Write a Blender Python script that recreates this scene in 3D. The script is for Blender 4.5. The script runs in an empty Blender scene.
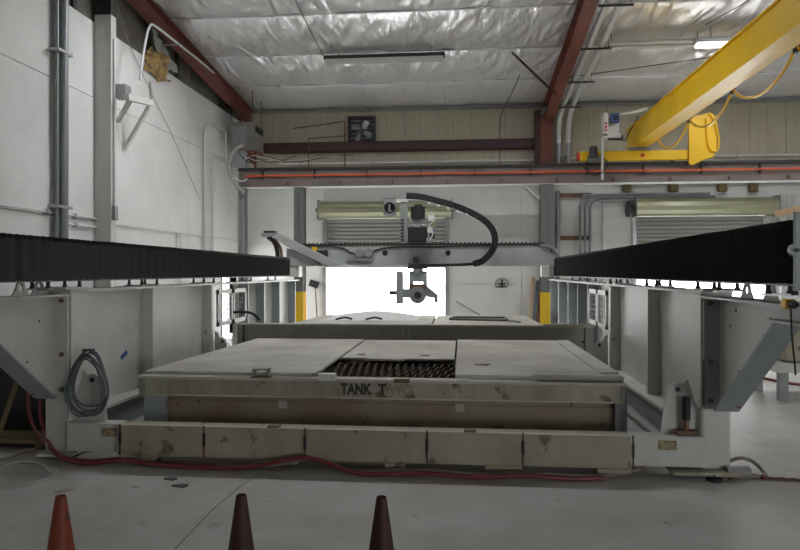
import bpy, bmesh, math, random
from mathutils import Vector, Matrix, noise
random.seed(7)
C = bpy.context.scene
COL = C.collection
PI = math.pi

# ------------------------------------------------------------------ camera, world, exposure
F, TH, EYE = 660.0, math.radians(5.37), 1.6
cam_d = bpy.data.cameras.new('camera'); cam = bpy.data.objects.new('camera', cam_d); COL.objects.link(cam)
cam.location = (0, 0, EYE); cam.rotation_euler = (PI/2, 0, TH)
cam_d.sensor_width = 36; cam_d.lens = F*36/800; cam_d.shift_y = -2.5/800; cam_d.clip_end = 400
C.camera = cam
C.view_settings.view_transform = 'Standard'; C.view_settings.look = 'None'
C.view_settings.gamma = 1; C.view_settings.use_curve_mapping = False
C.view_settings.exposure = 0.28
C.cycles.use_denoising = True
C.cycles.max_bounces = 10; C.cycles.diffuse_bounces = 7; C.cycles.glossy_bounces = 4
C.cycles.sample_clamp_indirect = 6.0
C.cycles.caustics_reflective = False; C.cycles.caustics_refractive = False
w = bpy.data.worlds.new('overcast sky'); C.world = w; w.use_nodes = True
bg = w.node_tree.nodes['Background']; bg.inputs[0].default_value = (0.97, 0.98, 1.0, 1); bg.inputs[1].default_value = 11.0
sun_d = bpy.data.lights.new('sun', 'SUN'); sun_d.energy = 22; sun_d.angle = math.radians(4)
sun = bpy.data.objects.new('sun', sun_d); COL.objects.link(sun); sun.rotation_euler = (math.radians(18), math.radians(12), 0)

def portal(name, loc, rot, sx, sy):
    d = bpy.data.lights.new(name, 'AREA'); d.shape = 'RECTANGLE'; d.size = sx; d.size_y = sy
    d.cycles.is_portal = True
    o = bpy.data.objects.new(name, d); COL.objects.link(o); o.location = loc; o.rotation_euler = rot
# room numbers
XL, XR, YB, YF = -5.94, 15.0, 17.5, -7.0
def roof(y): return 5.95 + 0.1*(YB - y)
D1 = (-3.67, -0.40, 1.78)     # door_1: x0, x1, curtain bottom
D2 = (4.40, 7.65, 1.78)
FD = ((7.5, 10.5), (11.2, 14.2)); FDH = 2.1       # unseen door openings added behind the camera to let in fill light
portal('portal_back_left', ((D1[0]+D1[1])/2, YB+.3, .9), (-PI/2, 0, 0), D1[1]-D1[0], 1.8)
portal('portal_back_right', ((D2[0]+D2[1])/2, YB+.3, .9), (-PI/2, 0, 0), D2[1]-D2[0], 1.8)
for a_, b_ in FD: portal('portal_front', ((a_+b_)/2, YF-.3, FDH/2), (PI/2, 0, 0), b_-a_, FDH)

# measured points of the photograph on a real plane y = Y, or on a level plane z
def W(px, py, Y):
    X = Y*math.tan(math.atan((px-400)/F) - TH)
    D = Y*math.cos(TH) - X*math.sin(TH)
    return Vector((X, Y, EYE - (py-272.5)/F*D))
def G(px, py, z=0.0):
    D = (EYE - z)*F/(py-272.5)
    a = (px-400)/F
    return Vector((D*(a*math.cos(TH)-math.sin(TH)), D*(a*math.sin(TH)+math.cos(TH)), z))
def SX(px, py, X):      # on a plane x = X
    Y = X/math.tan(math.atan((px-400)/F) - TH)
    return W(px, py, Y)

# ------------------------------------------------------------------ materials
def mat(name, col, rough=.6, metal=0.0, var=.0, scale=3.0, col2=None, bump=0.0, bscale=40.0, emit=None, stretch=None, spec=None, speck=None):
    m = bpy.data.materials.new(name); m.use_nodes = True
    nt = m.node_tree; N, L = nt.nodes, nt.links; b = N['Principled BSDF']
    b.inputs['Roughness'].default_value = rough; b.inputs['Metallic'].default_value = metal
    if spec is not None: b.inputs['Specular IOR Level'].default_value = spec
    c = tuple(col)+(1,)
    b.inputs['Base Color'].default_value = c
    tc = N.new('ShaderNodeTexCoord'); mp = N.new('ShaderNodeMapping'); L.new(tc.outputs['Object'], mp.inputs[0])
    if stretch: mp.inputs['Scale'].default_value = stretch
    last = None
    if var or col2:
        n = N.new('ShaderNodeTexNoise'); n.inputs['Scale'].default_value = scale; n.inputs['Detail'].default_value = 6; n.inputs['Roughness'].default_value = .65
        L.new(mp.outputs[0], n.inputs['Vector'])
        r = N.new('ShaderNodeValToRGB'); L.new(n.outputs[0], r.inputs[0])
        d = tuple(col2) if col2 else tuple(x*(1-var) for x in col)
        r.color_ramp.elements[0].position = .32; r.color_ramp.elements[0].color = d+(1,)
        r.color_ramp.elements[1].position = .62; r.color_ramp.elements[1].color = c
        last = r.outputs[0]
    if speck:   # small dark or rusty spots
        n2 = N.new('ShaderNodeTexNoise'); n2.inputs['Scale'].default_value = speck[1]; n2.inputs['Detail'].default_value = 4
        L.new(tc.outputs['Object'], n2.inputs['Vector'])
        r2 = N.new('ShaderNodeValToRGB'); L.new(n2.outputs[0], r2.inputs[0])
        r2.color_ramp.elements[0].position = speck[2]; r2.color_ramp.elements[0].color = (0,0,0,1)
        r2.color_ramp.elements[1].position = speck[2]+.07; r2.color_ramp.elements[1].color = (1,1,1,1)
        mx = N.new('ShaderNodeMix'); mx.data_type = 'RGBA'; L.new(r2.outputs[0], mx.inputs[0])
        if last: L.new(last, mx.inputs[6])
        else: mx.inputs[6].default_value = c
        mx.inputs[7].default_value = tuple(speck[0])+(1,)
        last = mx.outputs[2]
    if last: L.new(last, b.inputs['Base Color'])
    if bump:
        n3 = N.new('ShaderNodeTexNoise'); n3.inputs['Scale'].default_value = bscale; n3.inputs['Detail'].default_value = 5
        L.new(mp.outputs[0], n3.inputs['Vector'])
        bp = N.new('ShaderNodeBump'); bp.inputs['Strength'].default_value = bump; bp.inputs['Distance'].default_value = .02
        L.new(n3.outputs[0], bp.inputs['Height']); L.new(bp.outputs[0], b.inputs['Normal'])
    if emit:
        b.inputs['Emission Color'].default_value = c; b.inputs['Emission Strength'].default_value = emit
    return m

M = {}
M['floor'] = mat('floor concrete', (.50,.505,.49), .55, col2=(.37,.355,.32), scale=1.1, bump=.15, bscale=14, speck=((.24,.20,.15), 4.3, .67))
M['wall'] = mat('white painted concrete', (.77,.77,.755), .75, var=.13, scale=.8, bump=.12, bscale=18)
M['tan'] = mat('tan metal siding', (.50,.455,.345), .5, var=.16, scale=2.2, stretch=(3,3,.5))
M['insul'] = mat('grimy wall insulation', (.20,.185,.165), .85, col2=(.05,.045,.04), scale=1.6)
M['red'] = mat('red oxide steel', (.21,.058,.040), .55, var=.45, scale=3, speck=((.33,.13,.09), 9, .62))
M['darkred'] = mat('dark red girt', (.055,.02,.02), .6, var=.3)
M['mauve'] = mat('dusty brown runway steel', (.23,.18,.165), .6, var=.3, scale=2)
M['gantrypaint'] = mat('gantry grey paint', (.44,.46,.45), .45, var=.15)
M['colgrey'] = mat('column grey paint', (.17,.18,.17), .5, var=.15)
M['greysteel'] = mat('grey painted steel', (.27,.285,.275), .5, var=.15, scale=2)
M['dark'] = mat('dark steel', (.03,.03,.032), .5, var=.3)
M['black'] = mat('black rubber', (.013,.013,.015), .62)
M['bellow'] = mat('black bellows fabric', (.018,.018,.019), .5, spec=.35)
M['white'] = mat('off-white machine paint', (.60,.605,.57), .5, var=.12, scale=2.4, speck=((.28,.25,.18), 7, .70))
M['bluegrey'] = mat('blue-grey paint and shade tone', (.33,.365,.38), .5, var=.12, scale=3)
M['cream'] = mat('stained cream paint', (.40,.37,.28), .6, col2=(.29,.26,.19), scale=1.3, stretch=(1.6,1,.8), speck=((.15,.125,.09), 6, .61))
M['tankdirty'] = mat('rust-stained tank paint', (.33,.285,.20), .6, col2=(.25,.175,.105), scale=1.1, stretch=(1.2,1,.6), speck=((.15,.11,.07), 9, .66))
M['tankrim'] = mat('stained tank rim', (.43,.41,.33), .6, col2=(.25,.23,.17), scale=1.6, stretch=(1.8,1,.5), speck=((.17,.12,.08), 6, .61))
M['lid'] = mat('dusty cover sheet', (.58,.56,.50), .65, col2=(.36,.34,.29), scale=1.1, speck=((.30,.28,.24), 5, .68))
M['tankgrey'] = mat('grey far tank paint', (.30,.29,.26), .6, var=.2)
M['yellow'] = mat('crane yellow', (.86,.53,.008), .35, var=.12, scale=2)
M['colyellow'] = mat('safety yellow', (.80,.52,.02), .5)
M['orange'] = mat('orange conductor bar', (.62,.085,.012), .5)
M['redhose'] = mat('dull red hose', (.22,.035,.04), .5, var=.3, scale=5)
M['greyhose'] = mat('grey brown hose', (.27,.22,.20), .5, var=.3, scale=5)
M['cable'] = mat('grey cable', (.13,.15,.165), .5)
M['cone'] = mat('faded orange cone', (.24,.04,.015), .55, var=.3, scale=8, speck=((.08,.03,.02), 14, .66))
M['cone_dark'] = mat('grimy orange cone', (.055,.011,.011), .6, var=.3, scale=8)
M['board'] = mat('dark weathered board', (.20,.155,.07), .8, var=.3)
M['tray'] = mat('dusty plastic', (.42,.42,.40), .6, var=.2)
M['doorslat'] = mat('grey door slat', (.36,.365,.35), .5, var=.1)
M['hood'] = mat('olive drum hood', (.42,.43,.29), .3, metal=.45, var=.1, scale=1)
M['pipe'] = mat('grey conduit', (.24,.255,.27), .4, metal=.3)
M['lpipe'] = mat('pale conduit', (.64,.65,.64), .4, metal=.1)
M['wood'] = mat('pale wood', (.55,.38,.22), .7, var=.2, stretch=(8,1,1))
M['plastic'] = mat('white plastic', (.70,.70,.68), .5)
M['lampoff'] = mat('unlit lens', (.62,.62,.57), .4)
M['lampon'] = mat('lit lens', (1,.98,.93), .4, emit=2.0)
M['galv'] = mat('galvanised steel', (.42,.43,.44), .4, metal=.6, var=.15)
M['rust'] = mat('rusty steel', (.20,.11,.07), .7, var=.5, scale=6)
M['blue'] = mat('blue label', (.04,.09,.28), .5)
M['sticker'] = mat('brown yellow sticker', (.42,.36,.20), .6, col2=(.12,.08,.04), scale=30)
M['letter'] = mat('black lettering', (.035,.035,.035), .6)
M['faded'] = mat('faded lettering', (.30,.27,.20), .6)
M['glass'] = mat('dark glass', (.02,.025,.03), .1)
M['slat'] = mat('worn slat steel', (.12,.085,.065), .5, metal=.3, var=.6, scale=9)
M['heater'] = mat('dull heater enamel', (.22,.21,.195), .5, var=.2)
M['redpaint'] = mat('red plastic', (.5,.03,.02), .4)
M['ground'] = mat('pale yard concrete', (.6,.6,.58), .8, var=.1)
M['tapered'] = mat('tape red', (.26,.07,.05), .7, col2=(.10,.06,.05), scale=25)
M['crack'] = mat('dirt filled joint', (.22,.20,.18), .9)
M['insyellow'] = mat('torn fibre insulation', (.42,.28,.10), .95, col2=(.12,.08,.05), scale=9, bump=.8, bscale=20)

def foil():
    m = bpy.data.materials.new('silver foil insulation'); m.use_nodes = True
    nt = m.node_tree; N, L = nt.nodes, nt.links; b = N['Principled BSDF']
    b.inputs['Base Color'].default_value = (.90,.90,.92,1); b.inputs['Metallic'].default_value = .6; b.inputs['Roughness'].default_value = .30
    tc = N.new('ShaderNodeTexCoord'); mp = N.new('ShaderNodeMapping'); L.new(tc.outputs['Object'], mp.inputs[0])
    mp.inputs['Scale'].default_value = (1.9, .55, 1); mp.inputs['Rotation'].default_value = (0,0,.35)
    n = N.new('ShaderNodeTexNoise'); n.noise_type = 'RIDGED_MULTIFRACTAL'; n.inputs['Scale'].default_value = 1.6; n.inputs['Detail'].default_value = 5; n.inputs['Distortion'].default_value = .8
    L.new(mp.outputs[0], n.inputs['Vector'])
    n2 = N.new('ShaderNodeTexNoise'); n2.inputs['Scale'].default_value = 9; n2.inputs['Detail'].default_value = 4; L.new(mp.outputs[0], n2.inputs['Vector'])
    bp = N.new('ShaderNodeBump'); bp.inputs['Strength'].default_value = .8; bp.inputs['Distance'].default_value = .09; L.new(n.outputs[0], bp.inputs['Height'])
    bp2 = N.new('ShaderNodeBump'); bp2.inputs['Strength'].default_value = .5; bp2.inputs['Distance'].default_value = .02; L.new(n2.outputs[0], bp2.inputs['Height'])
    L.new(bp.outputs[0], bp2.inputs['Normal']); L.new(bp2.outputs[0], b.inputs['Normal'])
    return m
M['foil'] = foil()

# ------------------------------------------------------------------ builders
class MB:
    def __init__(s): s.v = []; s.f = []
    def add(s, vs, fs):
        n = len(s.v); s.v += [Vector(v) for v in vs]; s.f += [tuple(i+n for i in f) for f in fs]; return s
    def box(s, x0, x1, y0, y1, z0, z1, m=None):
        vs = [Vector((x,y,z)) for z in (z0,z1) for y in (y0,y1) for x in (x0,x1)]
        if m is not None: vs = [m @ v for v in vs]
        return s.add(vs, [(0,2,3,1),(4,5,7,6),(0,1,5,4),(2,6,7,3),(0,4,6,2),(1,3,7,5)])
    def prism(s, pts, axis, a, b):    # polygon extruded along an axis; pts are the two other coordinates in order
        def mk(p, t):
            return {'x': (t,p[0],p[1]), 'y': (p[0],t,p[1]), 'z': (p[0],p[1],t)}[axis]
        n = len(pts)
        return s.add([mk(p,a) for p in pts]+[mk(p,b) for p in pts],
                     [tuple(range(n))[::-1], tuple(range(n,2*n))]+[(i,(i+1)%n,n+(i+1)%n,n+i) for i in range(n)])
    def cyl(s, p, q, r, r2=None, n=12, caps=True):
        p, q = Vector(p), Vector(q); r2 = r if r2 is None else r2
        d = (q-p).normalized(); u = d.orthogonal().normalized(); v = d.cross(u)
        vs = [c+(u*math.cos(2*PI*i/n)+v*math.sin(2*PI*i/n))*rr for c, rr in ((p,r),(q,r2)) for i in range(n)]
        fs = [(i,(i+1)%n,n+(i+1)%n,n+i) for i in range(n)]
        if caps: fs += [tuple(range(n))[::-1], tuple(range(n,2*n))]
        return s.add(vs, fs)
    def tube(s, pts, r, n=8, smooth=True, sub=4):
        pts = [Vector(p) for p in pts]
        if smooth and len(pts) > 2:
            q = []
            for i in range(len(pts)-1):
                a = pts[max(i-1,0)]; b = pts[i]; c = pts[i+1]; d = pts[min(i+2,len(pts)-1)]
                for k in range(sub):
                    t = k/sub
                    q.append(.5*((2*b)+(c-a)*t+(2*a-5*b+4*c-d)*t*t+(3*b-a-3*c+d)*t**3))
            pts = q+[pts[-1]]
        rings = []; u = None
        for i, p in enumerate(pts):
            d = (pts[min(i+1,len(pts)-1)]-pts[max(i-1,0)]).normalized()
            u = d.orthogonal().normalized() if u is None else (u-d*u.dot(d)).normalized()
            v = d.cross(u); rings += [p+(u*math.cos(2*PI*k/n)+v*math.sin(2*PI*k/n))*r for k in range(n)]
        fs = [(i*n+k, i*n+(k+1)%n, (i+1)*n+(k+1)%n, (i+1)*n+k) for i in range(len(pts)-1) for k in range(n)]
        fs += [tuple(range(n))[::-1], tuple(range((len(pts)-1)*n, len(pts)*n))]
        return s.add(rings, fs)
    def lathe(s, prof, c, n=24, axis=(0,0,1)):
        c = Vector(c); d = Vector(axis).normalized(); u = d.orthogonal().normalized(); v = d.cross(u)
        vs = [c+d*z+(u*math.cos(2*PI*i/n)+v*math.sin(2*PI*i/n))*r for r, z in prof for i in range(n)]
        m = len(prof)
        fs = [(j*n+i, j*n+(i+1)%n, (j+1)*n+(i+1)%n, (j+1)*n+i) for j in range(m-1) for i in range(n)]
        fs += [tuple(range(n))[::-1], tuple(range((m-1)*n, m*n))]
        return s.add(vs, fs)
    def build(s, name, material, parent=None, bevel=0, smooth=False, label=None, kind=None, loc=None):
        off = Vector((0,0,0))
        if parent is not None:
            q = parent
            while q is not None: off += q.location; q = q.parent
        if loc is not None: off += Vector(loc)
        me = bpy.data.meshes.new(name)
        me.from_pydata([v-off for v in s.v], [], s.f)
        bm = bmesh.new(); bm.from_mesh(me); bmesh.ops.recalc_face_normals(bm, faces=bm.faces); bm.to_mesh(me); bm.free()
        me.materials.append(material if not isinstance(material, str) else M[material])
        if smooth:
            for p in me.polygons: p.use_smooth = len(p.vertices) < 5
            try: me.set_sharp_from_angle(angle=math.radians(40))
            except Exception: pass
        o = bpy.data.objects.new(name, me); COL.objects.link(o); o.parent = parent
        if loc is not None: o.location = loc
        if bevel:
            b = o.modifiers.new('bevel', 'BEVEL'); b.width = bevel; b.segments = 2; b.limit_method = 'ANGLE'
        if label: o['label'] = label
        if kind: o['kind'] = kind
        return o
def B(*a, **k): return MB().box(*a, **k)
def thing(name, label, cat, loc=(0,0,0), group=None):
    o = bpy.data.objects.new(name, None); COL.objects.link(o); o.location = loc; o.empty_display_size = .1
    o['label'] = label; o['category'] = cat
    if group: o['group'] = group
    return o
def tag(o, label, cat, group=None):
    o['label'] = label; o['category'] = cat
    if group: o['group'] = group
    return o
def dup(root, loc, label, rotz=None, scale=None):
    r = root.copy(); COL.objects.link(r); r.location = loc; r['label'] = label
    if rotz is not None: r.rotation_euler = (0,0,rotz)
    if scale: r.scale = scale
    for ch in list(root.children):
        c = ch.copy(); COL.objects.link(c); c.parent = r
        for g in list(ch.children):
            d = g.copy(); COL.objects.link(d); d.parent = c
    return r
def bx_shift(c, dx, dz): c.location.x += dx; c.location.z += dz
def share(o, loc, parent, name=None):    # one more alike piece
    c = o.copy(); COL.objects.link(c); c.parent = parent; c.location = loc; return c
def struct(mb, name, material, parent=None, **k):
    o = mb.build(name, material, parent, **k)
    if parent is None: o['kind'] = 'structure'
    return o

# ------------------------------------------------------------------ room shell
fl = struct(B(XL-.3, XR+.3, YF-.3, YB+.3, -.2, 0), 'floor', 'floor')
gr = struct(B(-60, 70, -70, YF-.3, -.25, -.05).box(-60, 70, YB+.3, 90, -.25, -.05).box(-60, XL-.3, YF-.3, YB+.3, -.25, -.05), 'ground', 'ground')
# saw-cut joints and cracks in the slab
for pts in (((175,549),(196,527),(211,511),(228,497),(243,484),(262,474)),):
    q = [G(a,b) for a,b in pts]
    mb = MB()
    for a,b in zip(q[:-1], q[1:]):
        d = (b-a).normalized(); n = Vector((-d.y,d.x,0))*.005
        mb.add([a-n+Vector((0,0,.001)), a+n+Vector((0,0,.001)), b+n+Vector((0,0,.001)), b-n+Vector((0,0,.001)), a-n-Vector((0,0,.01)), b-n-Vector((0,0,.01))], [(0,1,2,3),(0,3,5,4)])
    mb.build('floor_joint', 'crack', fl)

# left wall: tilt-up courses with recessed joints
SD = (15.9, 17.0)     # open man door near the far corner
wl = struct(B(XL-.3, XL-.03, YF, SD[0], 0, 5.67).box(XL-.3, XL-.03, SD[1], YB+.3, 0, 5.67).box(XL-.3, XL-.03, SD[0], SD[1], 2.05, 5.67), 'wall_left', 'greysteel')
zs = [0, 2.44, 4.44, 5.67]
ys = [YF, -3, 1.2, 5.6, 10.2, 13.9, SD[0], SD[1], YB]
for z0, z1 in zip(zs[:-1], zs[1:]):
    for y0, y1 in zip(ys[:-1], ys[1:]):
        if y0 == SD[0] and z0 == 0:
            B(XL-.06, XL, y0, y1, 2.05, z1-.012).build('concrete_panel', 'wall', wl); continue
        B(XL-.06, XL, y0+(.006 if y0 not in SD else 0), y1-(.006 if y1 not in SD else 0), z0, z1-.012).build('concrete_panel', 'wall', wl)
MB().prism([(YF,5.67),(YB,5.67),(YB,6.1),(YF,8.6)], 'x', XL-.3, XL-.04).build('insulation_strip', 'insul', wl)
for y0 in (-5.2,-1.5,2.2,5.9,9.6,13.3): B(XL-.04, XL+.01, y0, y0+.10, 5.67, roof(y0)-.05).build('wall_stud', 'dark', wl)

# back wall, white lower part with two door openings
wb = struct(B(XL, D1[0], YB, YB+.2, 0, 4.0).box(D1[1], D2[0], YB, YB+.2, 0, 4.0).box(D2[1], XR, YB, YB+.2, 0, 4.0)
            .box(D1[0], D1[1], YB, YB+.2, 3.05, 4.0).box(D2[0], D2[1], YB, YB+.2, 3.05, 4.0).box(XL-.3, XR+.3, YB+.05, YB+.2, 4.0, 6.1), 'wall_back', 'wall')
for x0, x1 in ((XL, D1[0]), (D1[1], 1.55), (1.55, D2[0]), (D2[1], 11.4), (11.4, XR)):
    for z0, z1 in ((0,1.3),(1.3,2.6),(2.6,3.98)):
        B(x0+.006, x1-.006, YB-.04, YB, z0, z1-.012).build('concrete_panel', 'wall', wb)
for a, b in ((D1[0],D1[1]),(D2[0],D2[1])): B(a, b, YB-.04, YB, 3.05, 3.98).build('concrete_panel', 'wall', wb)
# tan ribbed siding above
def siding():
    mb = MB(); wdt = .88; prof = [(0,0),(0,.018),(.03,.018),(.04,0),(.40,0),(.41,.006),(.46,.006),(.47,0),(wdt-.003,0)]
    pts = [(x, YB-.01-d) for x,d in prof] + [(wdt-.003, YB+.04),(0, YB+.04)]
    mb.prism(pts, 'z', 4.0, 5.95); return mb
p0 = siding().build('metal_panel', 'tan', wb); p0.location = (XL, 0, 0)
for i in range(1, 24): share(p0, (XL+i*.88, 0, 0), wb)
B(XL, XR, YB-.10, YB-.02, 5.90, 5.97).build('eave_strut', 'greysteel', wb)
B(XL, XR, YB-.06, YB, 3.96, 4.03).build('ledge', 'greysteel', wb)

wr = struct(B(XR, XR+.3, YF, YB+.3, 0, 8.6), 'wall_right', 'wall')
wf = struct(B(XL, FD[0][0], YF-.3, YF, 0, 8.4).box(FD[0][1], FD[1][0], YF-.3, YF, 0, 8.4).box(FD[1][1], XR, YF-.3, YF, 0, 8.4)
            .box(FD[0][0], FD[0][1], YF-.3, YF, FDH, 8.4).box(FD[1][0], FD[1][1], YF-.3, YF, FDH, 8.4), 'wall_front', 'wall')
# roof and its foil blankets, one per bay between the purlins
ce = struct(MB().prism([(YF-.3, roof(YF-.3)+.12),(YB+.3, roof(YB+.3)+.12),(YB+.3, roof(YB+.3)+.22),(YF-.3, roof(YF-.3)+.22)], 'x', XL-.3, XR+.3), 'ceiling', 'greysteel')
purl = [17.5, 15.84, 14.1, 12.35, 10.6, 8.8, 7.0, 5.2, 3.4, 1.6, -.2, -2.0, -3.8, -5.6, -7.0]
def blanket(x0, x1, ya, yb, seed):
    nx, ny = (230, 26) if yb > 10.7 else (24, 8)
    vs = []
    for j in range(ny+1):
        v = j/ny; y = ya+(yb-ya)*v
        for i in range(nx+1):
            u = i/nx; x = x0+(x1-x0)*u
            sag = .10*abs(math.sin(PI*v))**.7
            wr_ = abs(noise.noise(Vector((x*1.7+.5*y, y*.55, seed)))) * .07 + abs(noise.noise(Vector((x*4.5+2*y, y*1.2, seed+5))))*.05 + abs(noise.noise(Vector((x*9-3*y, y*2, seed+9))))*.02
            e = min(1, 4*v, 4*(1-v))
            vs.append((x, y, roof(y)+.06-sag+wr_*(.25+.75*e)))
    fs = [(j*(nx+1)+i, j*(nx+1)+i+1, (j+1)*(nx+1)+i+1, (j+1)*(nx+1)+i) for j in range(ny) for i in range(nx)]
    return MB().add(vs, fs)
for k in range(len(purl)-1):
    for x0, x1 in ((XL, 2.2), (2.2, XR)):
        blanket(x0, x1, purl[k+1], purl[k], k*3.7+x0).build('foil_blanket', 'foil', ce, smooth=False)
for o in ce.children:
    for p in o.data.polygons: p.use_smooth = True
for y in purl[1:-1]:
    B(XL, XR, y-.012, y+.012, roof(y)+.03, roof(y)+.06).build('seam_strap', 'foil', ce)

# rafters (red) with a haunch at the eave, and building columns
def rafter(x, hw, tip, label):
    t = thing('roof_rafter', label, 'rafter', (x, YB, 0), 'red roof rafters')
    yb, ya = YB-.1, -6.5
    def bot(y): return roof(y) - (.30 + tip*max(0, (y-11.0)/6.4))
    y_ = [ya, 5, 11, 14, yb]
    MB().prism([(y, bot(y)) for y in y_]+[(y, roof(y)-.0) for y in reversed(y_)], 'x', x-.008, x+.008).build('web', 'red', t)
    for fn, nm in ((lambda y: bot(y), 'bottom_flange'), (lambda y: roof(y)-.02, 'top_flange')):
        MB().prism([(y, fn(y)-.014) for y in y_]+[(y, fn(y)+.0) for y in reversed(y_)], 'x', x-hw, x+hw).build(nm, 'red', t)
    for y in (16.4,):
        B(x-hw, x+hw, y-.006, y+.006, bot(y), roof(y)-.03).build('stiffener', 'red', t)
    return t
rafter(-5.68, .10, .05, 'red steel roof rafter running along the top of the left wall')
rafter(2.2, .125, .20, 'red steel roof rafter dropping to the red column near the middle of the back wall')
t = thing('building_column', 'dark red steel column on the back wall between tan siding bays', 'column', (2.14, 17.2, 0))
B(2.0, 2.28, 17.10, 17.12, 3.9, 5.62).box(2.13, 2.15, 17.12, 17.4, 3.9, 5.75).build('shaft', 'red', t)
B(2.0, 2.28, 17.38, 17.40, 0, 5.7).build('rear_flange', 'red', t)
B(2.0, 2.28, 17.10, 17.12, 0, 3.9).box(2.13, 2.15, 17.12, 17.38, 0, 3.9).build('lower_shaft', 'greysteel', t, label='lower part painted grey')
B(1.86, 2.0, 17.1, 17.35, 4.4, 5.75).build('clip_plate', 'darkred', t)
t = thing('building_column', 'pale steel column standing against the left wall beside the conduits', 'column', (-5.8, 10.2, 0))
B(XL+.0, -5.66, 10.2, 10.215, 0, 5.78).box(XL+.0, -5.66, 10.345, 10.36, 0, 5.78).build('flange', 'white', t)
B(-5.68, -5.66, 10.215, 10.345, 0, 5.78).build('web', 'white', t)
B(XL, -5.66, 10.2, 10.36, 5.78, roof(10.3)-.34).build('column_head', 'dark', t, label='black bare upper end')
# girt
g = thing('wall_girt', 'long dark red girt across the tan siding under the exhaust fan', 'girt', (-2, 17.3, 4.9))
B(-5.3, 1.98, 17.20, 17.44, 4.80, 4.815).box(-5.3, 1.98, 17.20, 17.215, 4.80, 5.05).box(-5.3, 1.98, 17.2, 17.44, 5.035, 5.05).build('channel', 'darkred', g)
# pipes along the siding
for z, xa, xb, nm in ((4.52, -4.9, 1.95, 'upper pale conduit along the tan siding below the dark red girt'), (4.40, -4.6, 1.95, 'lower pale conduit along the tan siding below the dark red girt'), (4.55, 2.5, 12, 'pale conduit along the tan siding behind the yellow crane')):
    t = thing('wall_conduit', nm, 'conduit', (xa, 17.38, z))
    MB().cyl((xa,17.38,z), (xb,17.38,z), .028, n=8).build('pipe', 'lpipe', t, smooth=True)
    x = xa+.6
    while x < min(xb, 9): B(x-.015, x+.015, 17.34, 17.47, z-.04, z+.04).build('clamp', 'galv', t); x += 1.9

# exhaust fan
t = thing('exhaust_fan', 'dark square wall exhaust fan set in the tan siding', 'fan', (-2.65, 17.35, 5.36))
B(-3.02,-2.27,17.28,17.33,4.98,5.03).box(-3.02,-2.27,17.28,17.33,5.69,5.74).box(-3.02,-2.97,17.28,17.33,5.03,5.69).box(-2.32,-2.27,17.28,17.33,5.03,5.69).build('frame', 'dark', t)
B(-3.0,-2.29,17.43,17.45,5.0,5.72).build('backing', 'dark', t)
MB().cyl((-2.645,17.30,5.36),(-2.645,17.40,5.36),.07).build('hub', 'greysteel', t, smooth=True)
for k in range(4):
    a = k*PI/2+.5
    m = Matrix.Translation((-2.645,17.36,5.36)) @ Matrix.Rotation(a,4,'Y') @ Matrix.Rotation(.5,4,'X')
    B(.06,.29,-.005,.005,-.08,.08, m=m).build('blade', 'galv', t)
for k in range(6):
    z = 5.07+k*.115
    m = Matrix.Translation((-2.645,17.405,z)) @ Matrix.Rotation(-.9,4,'X')
    B(-.32,.32,-.004,.004,-.04,.04, m=m).build('louvre_slat', 'galv', t)
B(-2.9,-2.4,17.275,17.285,5.34,5.38).box(-2.665,-2.625,17.275,17.285,5.05,5.68).build('guard_bar', 'dark', t)

# ------------------------------------------------------------------ roll-up doors
def rollup(name, x0, x1, zbot, hx0, hx1, motor):
    t = bpy.data.objects.new(name, None); COL.objects.link(t); t.location = ((x0+x1)/2, YB, 0); t['kind'] = 'structure'
    n = int((3.02-zbot)/.105)
    # curved slat
    pr = []
    for i in range(7):
        u = i/6; pr.append((YB+.02-.022*abs(math.sin(PI*u))**.8, zbot+.002+u*.099))
    sl = MB().prism(pr+[(YB+.035,zbot+.11),(YB+.035,zbot-.003)], 'x', x0+.03, x1-.03).build('door_slat', 'doorslat', t)
    for i in range(1, n+1): share(sl, (0, 0, i*.105), t)
    B(x0+.03, x1-.03, YB-.01, YB+.05, zbot-.06, zbot).build('bottom_bar', 'greysteel', t)
    for a in (x0, x1): B(a-.05, a+.05, YB-.1, YB-.035, 0, 3.1).build('guide_rail', 'galv', t)
    # hood: faceted sheet round the drum
    r = .22; c = (YB-.26, 3.26); pts = []
    for k in range(9):
        a = PI*.02 + k*(PI*1.25)/8
        pts.append((c[0]-r*math.sin(a)*1.0, c[1]+r*math.cos(a)))
    pts = [(YB-.05, c[1]+r)]+pts+[(c[0]+.02, c[1]-r)]
    MB().prism(pts+[(YB-.05, c[1]-r)], 'x', hx0, hx1).build('drum_hood', 'hood', t)
    for a in (hx0, hx1):
        B(a-.012, a+.012, YB-.5, YB-.04, 3.0, 3.52).build('end_plate', 'greysteel', t, bevel=.01)
        s = -1 if a == hx0 else 1
        MB().cyl((a, c[0], c[1]), (a+s*.09, c[0], c[1]), .05).build('axle', 'dark', t, smooth=True)
    if motor is not None:
        mx = motor
        B(mx-.17, mx+.17, YB-.56, YB-.49, 3.06, 3.52).build('chain_guard', 'galv', t, bevel=.02)
        MB().cyl((mx, YB-.62, 3.27), (mx, YB-.56, 3.27), .14, n=24).build('chain_wheel', 'black', t, smooth=True)
        B(mx-.02, mx+.02, YB-.632, YB-.622, 3.18, 3.36).box(mx-.03,mx+.07,YB-.632,YB-.622,3.17,3.19).build('wheel_mark', 'plastic', t)
    return t
rollup('door_1', D1[0], D1[1], D1[2], -3.77, -.26, -1.86)
rollup('door_2', D2[0], D2[1], D2[2], 4.36, 7.79, None)
t = MB().lathe([(.02,0),(.19,0),(.20,.04),(.19,.08),(.12,.09),(.12,.12),(.02,.12)], (4.16, YB-.3, 3.2), axis=(1,0,0), n=20).build('chain_hoist_wheel', 'dark')
tag(t, 'dark chain wheel on the left end of the right-hand roll-up door hood', 'wheel')
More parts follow.
